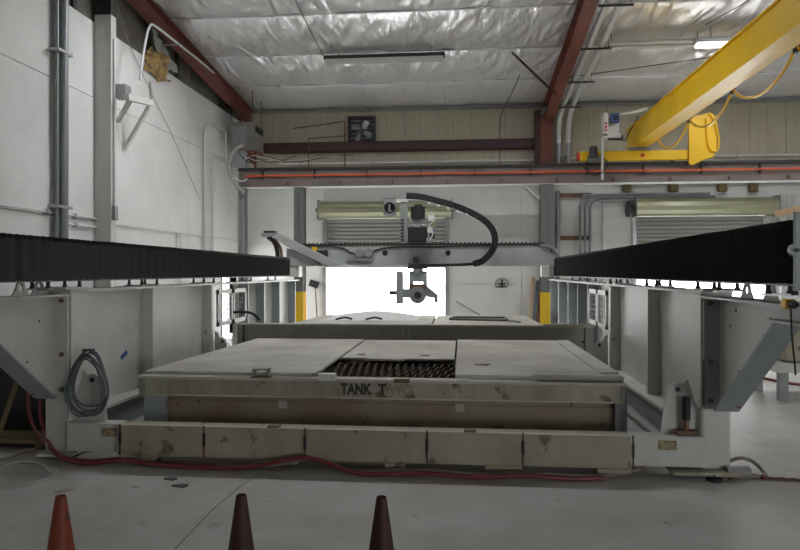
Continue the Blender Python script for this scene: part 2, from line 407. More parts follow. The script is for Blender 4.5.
# side man door frame at the left wall
t = bpy.data.objects.new('door_3', None); COL.objects.link(t); t.location = (XL, 16.4, 0); t['kind'] = 'structure'
B(XL-.2, XL+.02, SD[0]-.05, SD[0], 0, 2.1).box(XL-.2, XL+.02, SD[1], SD[1]+.05, 0, 2.1).box(XL-.2, XL+.02, SD[0]-.05, SD[1]+.05, 2.05, 2.1).build('door_frame', 'greysteel', t)

# ------------------------------------------------------------------ crane runway and its columns
RY = 15.3
t = thing('crane_runway', 'long dusty brown crane runway beam with an orange conductor bar across the hall', 'beam', (1, RY, 3.6))
x0, x1 = -5.3, 13.5
B(x0,x1,RY-.11,RY+.11,3.60,3.62).build('bottom_flange', 'lpipe', t, label='pale grey bottom flange')
B(x0,x1,RY-.01,RY+.01,3.62,4.02).build('web', 'mauve', t)
B(x0,x1,RY-.09,RY+.09,4.02,4.035).build('top_flange', 'dark', t)
B(x0,x1,RY-.03,RY+.03,4.035,4.085).build('rail', 'dark', t)
B(-5.1,x1,RY-.10,RY-.07,3.86,3.90).build('conductor_bar', 'orange', t)
for i in range(14):
    x = -4.7+i*1.25
    B(x-.012,x+.012,RY-.10,RY-.012,3.80,4.02).build('bar_hanger', 'dark', t)
    B(x+.6-.02,x+.6+.02,RY-.07,RY-.012,3.66,3.74).build('bolt_clip', 'rust', t)
for i,(x,wd,col,lb) in enumerate(((-5.2,.16,'greysteel','grey runway column nearest the left wall'),(-3.81,.24,'colgrey','grey runway column with yellow foot left of the open door'),(1.93,.28,'colgrey','grey runway column with yellow foot right of the open door'),(8.7,.26,'colgrey','grey runway column with yellow foot beyond the right-hand door'))):
    c = thing('runway_column', lb, 'column', (x, RY+.2, 0))
    ya, yb = RY-.12, RY+.12
    zz = 1.15
    def col_mb(z0, z1, e=0):
        return B(x-wd/2-e,x+wd/2+e,ya-e,ya+.014,z0,z1).box(x-wd/2-e,x+wd/2+e,yb-.014,yb+e,z0,z1).box(x-.008-e,x+.008+e,ya,yb,z0,z1)
    col_mb(zz if i else 0, 3.60).build('shaft', col, c)
    if i: col_mb(.02, zz, .001).build('painted_foot', 'colyellow', c, label='safety yellow foot')
    B(x-.2,x+.2,ya-.08,yb+.08,0,.02).build('base_plate', 'greysteel', c)
    B(x-.13,x+.13,ya,yb,3.58,3.6).build('cap_plate', 'greysteel', c)

# ------------------------------------------------------------------ yellow bridge crane
t = thing('bridge_crane', 'yellow overhead bridge crane girder rising to the upper right', 'crane', (3.9, 15.3, 4.4))
gx = 3.95; zb, zt = 4.40, 4.86
B(gx-.17,gx+.17,4.5,15.75,zb,zb+.025).build('bottom_flange', 'yellow', t)
B(gx-.15,gx+.02,4.5,15.7,zb+.025,zt).build('box_web', 'yellow', t)
B(gx-.19,gx+.19,4.5,15.7,zt,zt+.02).build('top_flange', 'yellow', t)
# end truck along the runway
B(2.64,5.0,RY-.16,RY-.04,4.10,4.32).build('end_truck', 'yellow', t, bevel=.015)
B(2.58,2.64,RY-.15,RY-.05,4.13,4.29).build('bumper', 'redpaint', t)
MB().cyl((4.0,RY-.165,4.21),(4.0,RY-.155,4.21),.045,n=16).build('round_mark', 'redpaint', t)
for x in (2.95, 4.7): MB().cyl((x,RY-.05,4.16),(x,RY+.05,4.16),.075,n=20).build('wheel', 'dark', t, smooth=True)
B(gx-.22,gx+.22,RY-.17,RY+.1,4.32,4.40).build('saddle', 'greysteel', t)
# hanging panel plate on the right
m = MB().prism([(4.98,4.0),(5.06,3.96),(5.3,4.08),(5.50,4.14),(5.58,4.3),(5.58,5.0),(5.45,5.12),(5.1,5.05),(4.98,4.9)], 'y', RY-.22, RY-.16)
m.build('end_plate', 'yellow', t, bevel=.01)
MB().tube([(5.40,RY-.25,5.1),(5.55,RY-.27,4.8),(5.60,RY-.27,4.4),(5.52,RY-.26,4.25),(5.38,RY-.26,4.4),(5.34,RY-.26,5.0)], .018).build('loop_cable', 'yellow', t, smooth=True)
# festoon track and loops hanging beside the girder
B(gx+.30,gx+.34,5,RY-.1,4.52,4.56).build('festoon_track', 'galv', t)
for y in (6.2,7.8,9.4,11,12.6,14.2): B(gx+.14,gx+.34,y-.02,y+.02,4.56,4.60).build('track_arm', 'galv', t)
ly = [14.9, 12.9, 10.9, 8.9, 6.9, 5.2]
for a,b in zip(ly[:-1], ly[1:]):
    pts = [(gx+.32, a+(b-a)*u, 4.50-.34*math.sin(PI*u)**.75) for u in [i/8 for i in range(9)]]
    MB().tube(pts, .022).build('festoon_cable', 'yellow', t, smooth=True)
    B(gx+.29,gx+.35,b-.04,b+.04,4.42,4.56).build('cable_trolley', 'dark', t)
# control box by the crane end
c = thing('crane_control_box', 'white control box with red buttons and blue meter hanging by the crane girder', 'control box', (3.45, RY-.3, 4.5))
B(3.24,3.34,RY-.42,RY-.2,4.40,4.92).box(3.24,3.62,RY-.42,RY-.38,4.36,4.46).box(3.34,3.62,RY-.22,RY-.2,4.40,4.92).build('enclosure', 'plastic', c, bevel=.01)
B(3.42,3.60,RY-.36,RY-.24,4.72,4.92).build('meter', 'blue', c, bevel=.01); B(3.46,3.56,RY-.37,RY-.36,4.76,4.86).build('meter_face', 'glass', c)
for z in (4.60,4.68,4.53): MB().cyl((3.29,RY-.45,z),(3.29,RY-.42,z),.025).build('button', 'redpaint', c, smooth=True)
B(3.38,3.66,RY-.40,RY-.24,4.34,4.42).build('terminal_block', 'dark', c)
MB().cyl((3.24,RY-.31,3.46),(3.24,RY-.31,4.40),.03).build('hanger_rod', 'lpipe', c, smooth=True)
MB().tube([(3.62,RY-.3,4.90),(3.9,RY-.3,4.93),(4.2,RY-.3,5.02)], .03).build('support_arm', 'lpipe', c, smooth=True)
MB().tube([(3.6,RY-.3,4.4),(3.72,RY-.32,4.32),(3.82,RY-.3,4.5),(4.02,RY-.3,4.85)], .012).build('wire', 'black', c, smooth=True)
bx_shift(c, -.14, .20)
c = thing('drive_motor', 'small dark drive motor on the left end of the yellow crane end truck', 'motor', (3.2, RY-.3, 4.1))
MB().cyl((3.2,RY-.33,4.14),(3.2,RY-.33,4.36),.09,n=16).build('motor_body', 'dark', c, smooth=True)
MB().cyl((3.2,RY-.33,4.36),(3.2,RY-.33,4.39),.07,n=16).build('motor_cap', 'black', c, smooth=True)
B(3.1,3.42,RY-.24,RY-.16,4.06,4.22).build('gearbox', 'greysteel', c, bevel=.01)
MB().tube([(3.1,RY-.3,4.1),(3.0,RY-.32,3.95),(3.15,RY-.33,3.8),(3.4,RY-.3,3.82)], .014).build('wire', 'black', c, smooth=True)
MB().tube([(3.45,RY-.25,4.14),(3.5,RY-.33,4.0),(3.38,RY-.33,3.8),(3.2,RY-.3,3.76)], .012).build('wire', 'black', c, smooth=True)

bx_shift(c, -.30, 0)
# ------------------------------------------------------------------ conduits by the middle rafter, struts, brace
def rpipe(x, dz, r, label, yend=17.0, drop=None):
    t = thing('rafter_conduit', label, 'conduit', (x, 12, 5.5))
    pts = [(x, y, roof(y)-dz) for y in (4, 8, 12, 15, 16.4)]
    pts += [(x-.02, 16.9, roof(16.9)-dz-.12), (x-.04, 17.15, roof(17)-dz-.5), (x-.04, 17.2, 4.9)]
    MB().cyl((x-.04,17.2,4.9),(x-.04,17.2,4.1),r,n=10).build('drop_pipe', 'pipe', t, smooth=True)
    MB().tube(pts, r, n=10, sub=5).build('pipe', 'lpipe', t, smooth=True)
    for z in (4.6,): B(x-.1, x+.02, 17.14, 17.44, z-.015, z+.015).build('strap', 'galv', t)
rpipe(2.50, .28, .062, 'left one of the two pale conduits running beside the middle red rafter')
rpipe(2.74, .28, .062, 'right one of the two pale conduits running beside the middle red rafter')
t = thing('strut_rack', 'dark strut hangers across the pale rafter conduits', 'bracket', (2.5, 14, 5.9))
for y in (16.6, 15.0, 13.3, 11.6): B(2.33,2.92,y-.02,y+.02,roof(y)-.38,roof(y)-.35).build('strut', 'dark', t); B(2.86,2.87,y-.005,y+.005,roof(y)-.38,roof(y)).build('hanger', 'dark', t)
t = thing('flange_brace', 'thin red angle brace from the foil ceiling to the middle red rafter', 'brace', (1.4, 14, 6))
MB().cyl((1.05,14.1,roof(14.1)-.04),(2.13,15.3,roof(15.3)-.52), .025, n=4).build('angle', 'darkred', t)
# conduit along the ceiling to the right
t = thing('ceiling_conduit', 'pair of beige conduits running under the foil ceiling to the right lamp', 'conduit', (5, 13.5, 6.1))
for k in (0,1): MB().cyl((2.8,13.5-.12*k,6.08+.05*k),(12,13.5-.12*k,6.08+.05*k),.045,n=8).build('pipe', 'lpipe', t, smooth=True)
for x in (2.95,4.6,6.2,8): MB().cyl((x,13.45,6.1),(x,13.45,roof(13.45)),.008,n=6).build('hanger_rod', 'dark', t)
# wires under the ceiling
for i,(a,b,nm) in enumerate((((-2.93,14.0,6.2),(-3.0,11.5,6.55),'thin black cable under the foil ceiling rising from the unlit lamp'),((2.3,15.2,6.0),(9.5,13.0,6.3),'thin dark cable slanting under the right-hand foil ceiling'),((4.6,13.0,6.3),(5.6,10.8,6.55),'dark cord under the ceiling above the lit lamp'),((1.25,14.6,5.9),(1.0,17.3,5.7),'dark cable hanging left of the middle rafter'))):
    t = MB().tube([a, ((a[0]+b[0])/2,(a[1]+b[1])/2,(a[2]+b[2])/2-.03), b], .010, n=5).build('ceiling_cable', 'dark', None, smooth=True); tag(t, nm, 'cable')
t = MB().tube([(1.0,17.36,5.7),(.98,17.36,5.2),(.98,17.36,4.3)], .012, n=5).build('drop_cable', 'dark', None, smooth=True); tag(t, 'dark cable dropping down the tan siding left of the red column', 'cable')
t = MB().tube([(-4.5,17.3,5.45),(-3.6,17.3,5.55),(-3.1,17.3,5.62)], .012, n=5).build('fan_cable', 'dark', None, smooth=True); tag(t, 'dark cable sloping up the tan siding to the exhaust fan', 'cable')
t = MB().tube([(-3.1,17.3,4.2),(-3.1,17.3,5.6)], .02, n=6).build('fan_conduit', 'rust', None, smooth=True); tag(t, 'rusty vertical conduit left of the exhaust fan', 'conduit')
t = MB().tube([(-4.05,17.2,4.1),(-4.05,17.2,5.05),(-3.95,17.2,5.15),(-3.1,17.2,5.2)], .016, n=6, sub=3).build('bent_conduit', 'rust', None, smooth=True); tag(t, 'thin bent conduit on the siding below the exhaust fan', 'conduit')

# ------------------------------------------------------------------ lamps
def lamp(x0, x1, y, z, on, label):
    t = thing('strip_lamp', label, 'lamp', ((x0+x1)/2, y, z))
    B(x0,x1,y-.10,y+.10,z+.02,z+.10).build('housing', 'dark' if not on else 'galv', t, bevel=.01)
    MB().prism([(y-.10,z+.02),(y-.07,z-.05),(y+.07,z-.05),(y+.10,z+.02)], 'x', x0+.03, x1-.03).build('lens', 'lampon' if on else 'lampoff', t)
    for x in (x0+.3, x1-.3): MB().cyl((x,y,z+.1),(x,y,roof(y)),.008,n=6).build('hanger_rod', 'dark', t)
    if on:
        d = bpy.data.lights.new('lamp_light', 'AREA'); d.shape = 'RECTANGLE'; d.size = x1-x0; d.size_y = .14; d.energy = on; d.color = (.96,.98,1)
        o = bpy.data.objects.new('lamp_light', d); COL.objects.link(o); o.parent = t; o.location = (0,0,-.06)
FILL_LAMP = 85
lamp(-2.94,-.36,13.95,6.13,0,'unlit strip lamp with black housing under the left-hand foil ceiling')
lamp(4.5,6.9,13.3,6.02,35,'lit strip lamp under the foil ceiling beside the crane girder')
lamp(5.4,7.8,11.75,6.35,35,'strip lamp at the top edge of the picture beyond the crane girder')
for i,(x,y) in enumerate(((-3.2,10.6),(.3,10.6),(9.5,9.5))):  # unseen lamps added to brighten the ceiling and back wall
    lamp(x-1.2,x+1.2,y,roof(y)-.35,FILL_LAMP,'added fill lamp above the picture, %s' % ['left bay above the tank','middle bay left of the middle rafter','far right bay'][i])

# ------------------------------------------------------------------ things on the left wall
def wp(px, py, off=.06): return SX(px, py, XL+off)
t = thing('wall_conduit', 'thick grey vertical conduit on the left wall', 'conduit', wp(62,200))
a = wp(63,236,.09); MB().cyl((a.x,a.y,1.9),(a.x,a.y,6.5),.075,n=12).build('pipe', 'pipe', t, smooth=True)
b = wp(56.5,236,.07); t2 = thing('wall_conduit', 'thinner grey conduit left of the thick one on the left wall', 'conduit', b)
MB().tube([(b.x,b.y,6.5),(b.x,b.y,2.6),(b.x,b.y-.0,2.3),(b.x,b.y-.05,1.9)],.035,n=10).build('pipe', 'pipe', t2, smooth=True)
for py in (52, 207):
    z = wp(60,py,.09).z
    B(XL, XL+.17, b.y-.1, a.y+.12, z-.02, z+.02).build('clamp', 'galv', t)
for z, xx, lb in ((2.47,.04,'upper thin horizontal conduit along the left wall'),(2.33,.04,'lower thin horizontal conduit along the left wall')):
    t = thing('wall_conduit', lb, 'conduit', (XL, 8, z))
    MB().cyl((XL+xx, 5.0 if z>2.4 else 9.3, z),(XL+xx,10.18,z),.02,n=8).build('pipe', 'lpipe', t, smooth=True)
    for y in (6.6,8.9,9.6): 
        if z>2.4 or y>9.4: B(XL,XL+.07,y-.02,y+.02,z-.03,z+.03).build('clamp', 'galv', t)
# little switch and conduit on the column
t = thing('wall_switch', 'small grey switch box with conduit on the pale left-wall column', 'switch', wp(117,205,.3))
p = Vector((-5.655,10.22,0))
B(-5.66,-5.60,10.22,10.32,2.45,2.68).build('box', 'greysteel', t, bevel=.005)
MB().cyl((-5.64,10.27,2.68),(-5.64,10.27,5.4),.016,n=8).build('pipe', 'lpipe', t, smooth=True)
# lower conduit run with two verticals
t = thing('wall_conduit', 'pale conduit with a double drop on the left wall near the corner', 'conduit', wp(178,235))
a = wp(118,224,.03); b = wp(243,238,.03)
MB().cyl((a.x,10.5,a.z),(a.x,17.3,a.z),.018,n=8).build('pipe', 'lpipe', t, smooth=True)
for px in (177,181): q = wp(px,240,.03); MB().cyl((q.x,q.y,1.3),(q.x,q.y,a.z),.016,n=8).build('drop_pipe', 'lpipe', t, smooth=True)
# two hooped conduits near the corner
for lb, pts in (('taller hooped conduit on the left wall near the corner', ((205,270),(205,150),(206,128),(212,124),(228,134),(243,146))),
                ('shorter hooped conduit on the left wall near the corner', ((213,270),(213,190),(214,163),(220,160),(233,167)))):
    t = thing('hooped_conduit', lb, 'conduit', wp(*pts[1]))
    MB().tube([wp(x,y,.06) for x,y in pts], .032, n=8).build('pipe', 'lpipe', t, smooth=True)
# bent tube high on the wall
t = thing('bent_tube', 'bent pale tube reaching from the left wall up beside the torn insulation', 'tube', wp(140,80))
MB().tube([SX(x,y,XL+.5) for x,y in ((140,80),(143,56),(147,34),(150,26),(155,26),(176,42),(200,61),(214,73))], .022, n=8).build('pipe', 'lpipe', t, smooth=True)
B(XL,XL+.52,*sorted((SX(178,44,XL+.5).y-.03, SX(178,44,XL+.5).y)), SX(178,44,XL+.5).z-.03, SX(178,44,XL+.5).z).build('stand_off', 'galv', t)
# brace / bracket lower
t = thing('wall_bracket', 'white angled bracket sticking out of the left wall beside the column', 'bracket', wp(130,105))
P = lambda x,y,o=.3: SX(x,y,XL+o)
MB().cyl(P(131,99,.5), P(118,121,.02), .045, n=4).build('arm', 'white', t)
MB().cyl(P(149,107,.5), P(124,150,.02), .045, n=4).build('arm', 'white', t)
MB().cyl(P(126,97,.5), P(151,103,.5), .07, n=4).build('cross_bar', 'white', t)
q = P(120,92,.35); B(q.x-.10,q.x+.12,q.y-.05,q.y+.15,q.z-.10,q.z+.12).build('box', 'galv', t, bevel=.01)
MB().cyl(P(150,82,.5), P(152,103,.5), .025, n=6).build('hook', 'greysteel', t)
# torn insulation
q = SX(163,60,XL+.18)
mb = MB()
nn = 10
vs = []; fs = []
for i in range(nn+1):
    for j in range(nn+1):
        u, v = i/nn-.5, j/nn-.5
        n_ = noise.noise(Vector((u*5,v*5,3.3)))
        vs.append((XL+.05+.22*max(0,1-4*(u*u+v*v))+.08*n_, q.y+u*.75*(1-.6*v)+.12*n_, q.z-.05+v*.55+.10*n_))
for i in range(nn):
    for j in range(nn): fs.append((i*(nn+1)+j,(i+1)*(nn+1)+j,(i+1)*(nn+1)+j+1,i*(nn+1)+j+1))
t = mb.add(vs,fs).build('torn_insulation', 'insyellow', None, smooth=True)
tag(t, 'torn yellow-brown insulation hanging out above the left wall', 'insulation')
vs = []; fs = []
a, b_, c_ = SX(147,14,XL+.12), SX(178,73,XL+.22), SX(160,66,XL+.12)
for i in range(9):
    for j in range(9):
        u, v = i/8, j/8; p_ = a*(1-u)+ (b_*(1-v)+c_*v)*u; n_ = noise.noise(Vector((u*6,v*9,1)))*.12
        vs.append(p_+Vector((n_,0,n_*.4)))
for i in range(8):
    for j in range(8): fs.append((i*9+j,(i+1)*9+j,(i+1)*9+j+1,i*9+j+1))
t = MB().add(vs,fs).build('plastic_sheet', 'greysteel', None, smooth=True); tag(t, 'grey torn vapour sheet hanging below the left red rafter', 'sheet')
for pts, lb in ((((116,0),(128,40),(150,90),(172,135),(200,200)), 'thin dark wire slanting down the left wall from the roof'),):
    t = MB().tube([SX(x,y,XL+.03) for x,y in pts], .006, n=5).build('wall_wire', 'greysteel', None, smooth=True); tag(t, lb, 'wire')
# heater unit in the corner with red bracket, clutter, white hose
t = thing('unit_heater', 'grey boxed unit heater hung high in the back left corner', 'heater', (-5.4, 16.3, 5))
B(-5.75,-5.12,15.9,16.7,4.62,5.32).build('cabinet', 'heater', t, bevel=.015)
B(-5.118,-5.10,16.0,16.6,5.1,5.25).build('outlet', 'black', t)
B(-5.66,-5.3,15.885,15.9,4.72,5.22).build('access_panel', 'greysteel', t, bevel=.004)
for x in (-5.7,-5.17): 
    for y in (15.95,16.65): MB().cyl((x,y,5.3),(x,y,roof(y)),.01,n=6).build('hanger_rod', 'dark', t)
t = thing('heater_bracket', 'red steel bracket under the corner heater above the runway end', 'bracket', (-5.3,16,4.5))
B(-5.5,-5.05,15.85,16.5,4.56,4.61).box(-5.10,-5.05,15.85,15.9,4.12,4.6).build('shelf', 'red', t)
MB().prism([(-5.5,4.56),(-5.05,4.56),(-5.05,4.2)], 'y', 15.87, 15.89).build('gusset', 'red', t)
t = thing('junction_box', 'pale electrical junction box with wires at the left end of the runway beam', 'junction box', (-5.3,15.4,4.2))
B(-5.45,-5.15,15.3,15.5,4.09,4.5).build('box', 'galv', t, bevel=.01)
for k in range(5): MB().tube([(-5.3+.05*k,15.28,4.45-.05*k),(-5.15+.1*k,15.2,4.30+.02*k),(-5.0+.25*k,15.22,4.20+.03*(k%2)),(-4.6+.35*k,15.25,4.26+.04*(k%3))], .009, n=5).build('wire', 'lpipe' if k%2 else 'black', t, smooth=True)
t = MB().tube([W(243,145,15.0),W(234,151,15.0),W(229,163,15.0),W(231,176,15.0),W(238,187,15.0),W(244,192,15.0)], .042, n=12).build('white_hose', 'tray', None, smooth=True); tag(t, 'thick white curved hose at the left end of the runway beam', 'hose')
t = MB().tube([W(226,132,15.4),W(226,150,15.3),W(229,170,15.2),W(240,181,15.1),W(247,179,15.2)], .02, n=8).build('white_hose', 'plastic', None, smooth=True); tag(t, 'thin white hose curving behind the thick one at the runway end', 'hose')

# ------------------------------------------------------------------ conduits right of the middle column
t = thing('conduit_rack', 'three grey conduits on rusty strut bars right of the middle column', 'conduit', (2.7,17.2,2.6))
def bp(px, py, Y=17.25): return W(px, py, Y)
for px in (580,585,590):
    q = bp(px,270); k = (px-580)/5
    MB().tube([(q.x,17.25,.1),(q.x,17.25,3.0),(q.x,17.25,3.30-.04*k),(q.x+.10,17.25,3.52-.06*k),(q.x+.35,17.25,3.58-.07*k),(q.x+3.2 if k<2 else q.x+1.4,17.25,3.58-.07*k)], .035, n=8).build('pipe', 'pipe', t, smooth=True)
for py in (195,238):
    a, b = bp(557,py), bp(592,py); B(a.x,b.x,17.30,17.40,a.z-.05,a.z+.05).build('strut_bar', 'rust', t)
q = bp(558,230); MB().cyl((q.x,17.28,.1),(q.x,17.28,3.7),.06,n=10).build('pipe', 'pipe', t, smooth=True)
t = thing('wall_conduit', 'pale hooped conduit on the white wall left of the right-hand door', 'conduit', bp(605,230))
MB().tube([bp(x,y,17.38) for x,y in ((603,300),(603,215),(603,200),(607,195),(615,194),(626,194))], .02, n=6).build('pipe', 'lpipe', t, smooth=True)
t = thing('wall_conduit', 'grey horizontal conduit with boxes above the right-hand door', 'conduit', bp(700,185))
a = bp(612,184); MB().cyl((a.x,17.35,a.z),(9.5,17.35,a.z),.025,n=8).build('pipe', 'pipe', t, smooth=True)
for px in (628,675,724,755): q = bp(px,186); B(q.x-.1,q.x+.1,17.28,17.42,q.z-.13,q.z+.13).build('box', 'board', t, bevel=.01)
t = thing('conduit_bundle', 'bundle of pale conduits beyond the right end of the right-hand door', 'conduit', bp(785,200))
for k in range(6): q = bp(782+3.2*k,230); MB().cyl((q.x,17.3,.1),(q.x,17.3,3.55),.022,n=8).build('pipe', 'lpipe', t, smooth=True)
# small disc on the white wall, leaning bar, leaning planks
q = W(502,284,17.4)
t = thing('wall_plaque', 'small half-round dark plaque on the white back wall', 'plaque', q)
pts = [(q.x+.19*math.cos(a), q.z-.06+.22*math.sin(a)) for a in [PI*i/14 for i in range(15)]]; inn = [(q.x+.15*math.cos(a), q.z-.03+.17*math.sin(a)) for a in [PI*i/14 for i in range(14,-1,-1)]]
MB().prism(pts+inn[:1]+inn[1:], 'y', 17.42, 17.455).build('ring', 'greysteel', t)
B(q.x-.14,q.x+.14,17.43,17.455,q.z-.09,q.z-.06).box(q.x-.02,q.x+.02,17.43,17.455,q.z-.06,q.z+.12).box(q.x-.10,q.x+.10,17.43,17.455,q.z-.02,q.z+.02).build('motif', 'dark', t)
t = MB().cyl(W(456,302,17.3), W(480,315,17.3), .03, n=6).build('leaning_bar', 'galv'); tag(t, 'grey bar leaning on the white back wall behind the far tank', 'bar')
t = MB().cyl(W(480,315,17.3), W(497,325,17.35), .03, n=6).build('leaning_bar', 'galv'); bpy.data.objects.remove(t)
for i,(px,c,lb) in enumerate(((531,'wood','pale leaning plank left of the yellow column foot'),(535,'blue','bluish leaning bar left of the yellow column foot'),(538.5,'rust','brown leaning bar nearest the yellow column foot'))):
    a, b = W(px-3,330,16.9), W(px+2.5,277+4*i,17.42); b.y = 17.42
    a.z = 0.0
    t = MB().cyl((a.x,a.y,.0),(b.x,b.y,b.z),.045,n=4).build('leaning_plank', c if c!='blue' else 'cable'); tag(t, lb, 'plank')
# diagonal brace at top right of white wall
t = MB().cyl(W(524,184,17.2), W(540,198,17.2), .04, n=6).cyl(W(528,184,17.2), W(541,195,17.2), .02, n=6).build('wall_brace', 'lpipe'); tag(t, 'pale diagonal brace under the runway beam left of the middle column', 'brace')
# light switch with cable left of the open door
q = W(314,284,17.35); t = thing('hanging_sign', 'small dark tilted box with a cord on the white wall left of the open door', 'box', q)
B(-.13,.13,-.03,.03,-.09,.09, m=Matrix.Translation(q) @ Matrix.Rotation(.35,4,'Y')).build('case', 'dark', t, bevel=.01)
MB().tube([W(315,288,17.4),W(316,300,17.4),W(317,318,17.4)], .015, n=5).build('cord', 'rust', t, smooth=True)
t = MB().cyl(W(776,214,13.2), W(806,207,13.2), .085, n=4).build('timber', 'wood'); tag(t, 'pale timber end poking out above the right bellows', 'timber')

# ------------------------------------------------------------------ waterjet frame
LXi, LXw, LXo = -3.35, -3.48, -3.60     # left girder: inner edge, web, outer edge
RXi, RXw, RXo = 1.87, 2.00, 2.11
YS = 5.38
fr = thing('waterjet_frame', 'large off-white waterjet machine frame with side girders on square legs around the tank', 'machine', (-.74, YS, 0))
ZT = 1.46
for s, xi, xw, xo in ((-1,LXi,LXw,LXo),(1,RXi,RXw,RXo)):
    lo, hi = sorted((xi,xo)); th = .012*s
    e = lambda a,b: tuple(sorted((a,b)))
    # near girder
    g = MB().box(*e(xw,xw+.02*s), YS+.25, 8.75, .36, ZT-.03).build('girder_web', 'white', fr)
    B(lo,hi,YS+.0,8.8,ZT-.03,ZT-.005).build('top_flange', 'white', g, bevel=.004)
    B(*e(xi-.05*s,xo),YS+.25,8.8,.33,.36).build('bottom_flange', 'white', g)
    B(*e(xi+.05*s,xo),YS+.25,8.8,.07,.33).build('sill_beam', 'bluegrey', g)  # darker tone paints in the shadow on the lower web
    B(*e(xi-.05*s,xo),YS+.25,8.8,.04,.07).build('sill_flange', 'white', g)
    for y in (6.92, 8.62):
        B(*e(xi+.012*s,xw),y,y+.07,.36,ZT-.03).build('stiffener', 'white', g)
    # upper end post, box
    p = B(*e(xi,xo),YS+.01,YS+.26,.55,ZT-.03).build('end_post', 'white', fr, bevel=.006)
    # leg
    l = B(*e(xi-.005*s,xo-.01*s),YS,YS+.24,.045,.56).build('leg', 'white', fr, bevel=.03)
    B(*e(xi-.03*s,xo+.03*s),YS-.05,YS+.3,.02,.045).build('base_plate', 'white', l, bevel=.01)
    # inner gusset with lifting lug on the cross beam
    gx0 = xi-.0*s
    pts = [(gx0-a_*s,b_) for a_,b_ in ((0,.318),(.29,.318),(.265,.54),(.23,.68),(.20,.715),(.16,.725),(.12,.715),(.10,.745),(.08,.75),(.03,.58),(0,.52))]
    MB().prism(pts, 'y', YS+.06, YS+.08).build('gusset', 'white', fr)
    MB().cyl((gx0-.16*s,YS+.057,.67),(gx0-.16*s,YS+.063,.67),.022,n=14).build('lug_hole', 'dark', fr)
    gf = MB().prism([(xi-a_*s,b_) for a_,b_ in ((0,.30),(.17,.30),(.17,.62),(.15,.69),(.11,.72),(.07,.71),(.05,.78),(0,.80))], 'y', 8.70, 8.72).build('far_gusset', 'white', fr)
    MB().cyl((xi-.11*s,8.697,.665),(xi-.11*s,8.701,.665),.022,n=14).build('lug_hole', 'dark', gf)
    # bracket reaching towards the viewer
    yb, yt, zc = YS, (3.85 if s>0 else 3.85), .56
    bw = MB().prism([(yb,ZT-.05),(yt,ZT-.06),(yt,1.31),(4.30,1.31),(5.26,.56),(yb,.56)], 'x', *e(xw,xw+.014*s)).build('bracket_web', 'white', fr)
    d = Vector((0, 4.72-yt, .58-1.30)); n_ = Vector((0,-d.z,d.y)).normalized()*(-.016)
    x_0, x_1 = e(xi, xo)
    A, Bq = Vector((0,4.30,1.31)), Vector((0,5.28,.545))
    MB().prism([(A.y,A.z),(Bq.y,Bq.z),(Bq.y-.011,Bq.z-.011),(A.y-.011,A.z-.011)], 'x', *e(xi+.06*s, xo)).build('diagonal_flange', 'bluegrey', bw)
    B(x_0,x_1,yt,4.30,1.30,1.31).build('lower_flange', 'white', bw)
    B(x_0,x_1,yt-.0,yb,ZT-.06,ZT-.045).build('upper_flange', 'white', bw)
    B(x_0,x_1,yt-.015,yt,1.29,ZT-.03).build('nose_plate', 'white', bw)
    # bolted splice strip with bolts
    sp = B(*e(xi+.012*s,xw+.004*s),YS-.022,YS-.002,.56,ZT-.06).build('splice_plate', 'bluegrey' if s>0 else 'white', fr)
    for z in (.60,.90,1.36): MB().cyl((xi+.06*s,YS-.045,z),(xi+.06*s,YS-.02,z),.020,n=6).build('bolt', 'rust', sp)
    MB().cyl((xo-.03*s,5.28,.60),(xo-.03*s,5.20,.60),.03,n=6).build('bolt', 'rust', bw)
    for y,z in ((4.6,1.18),(5.0,.88),(4.5,1.3),(5.15,1.2)): MB().cyl((xw-.004*s,y,z),(xw+.001*s,y,z),.009,n=8).build('hole', 'dark', bw)
    if s > 0: B(xi+.002,xi+.014,YS-.03,YS-.02,.56,.92).build('rust_edge', 'rust', sp)
    # lifting eyes
    for y in ((4.86,4.5) if s>0 else (5.15,4.92)):
        zz = ZT-.047; R0, r0 = .045, .03
        out = [(y-.085,zz),(y+.085,zz)]+[(y+.048*math.cos(a), zz+.07+.048*math.sin(a)) for a in [math.radians(20+140*i/8) for i in range(9)]]
        ho = [(y+r0*math.cos(a), zz+.062+r0*math.sin(a)) for a in [2*PI*i/12 for i in range(12)]]
        mb = MB()
        # plate with a real hole: ring of quads from outline samples to the hole
        oc = []
        for k in range(12):
            a = 2*PI*k/12; dx, dz = math.cos(a), math.sin(a)
            if dz > -.1: oc.append((y+.055*dx, zz+.062+.055*dz))
            else: tt = .062/(-dz); oc.append((y+max(-.105,min(.105,dx*tt*1.6)), zz))
        va = [(xw-.008,p_[0],p_[1]) for p_ in oc]+[(xw-.008,p_[0],p_[1]) for p_ in ho]+[(xw+.008,p_[0],p_[1]) for p_ in oc]+[(xw+.008,p_[0],p_[1]) for p_ in ho]
        fs = []
        for k in range(12):
            k2 = (k+1)%12
            fs += [(k,k2,12+k2,12+k),(24+k,36+k,36+k2,24+k2),(k,24+k,24+k2,k2),(12+k,12+k2,36+k2,36+k)]
        mb.add(va,fs).build('lifting_eye', 'white', bw)
    # cap plate on the post
    B(*e(xi-.03*s,xo+.05*s),YS-.12,YS+.28,ZT-.006,ZT+.012).build('cap_plate', 'white', fr, bevel=.004)
    # far girder round the far tank, closer stiffeners
    g = MB().box(*e(xw+.03*s,xw+.05*s), 9.9, 13.4, .1, ZT-.03).build('girder_web', 'white', fr)
    B(lo,hi,9.7,13.4,ZT-.03,ZT-.005).build('top_flange', 'white', g)
    for y in (10.15, 11.0, 11.95, 13.1):
        B(*e(xi+.012*s,xw+.03*s),y,y+.03,.1,ZT-.03).build('stiffener', 'bluegrey', g)  # darker tone paints in the shade on the camera-facing plates
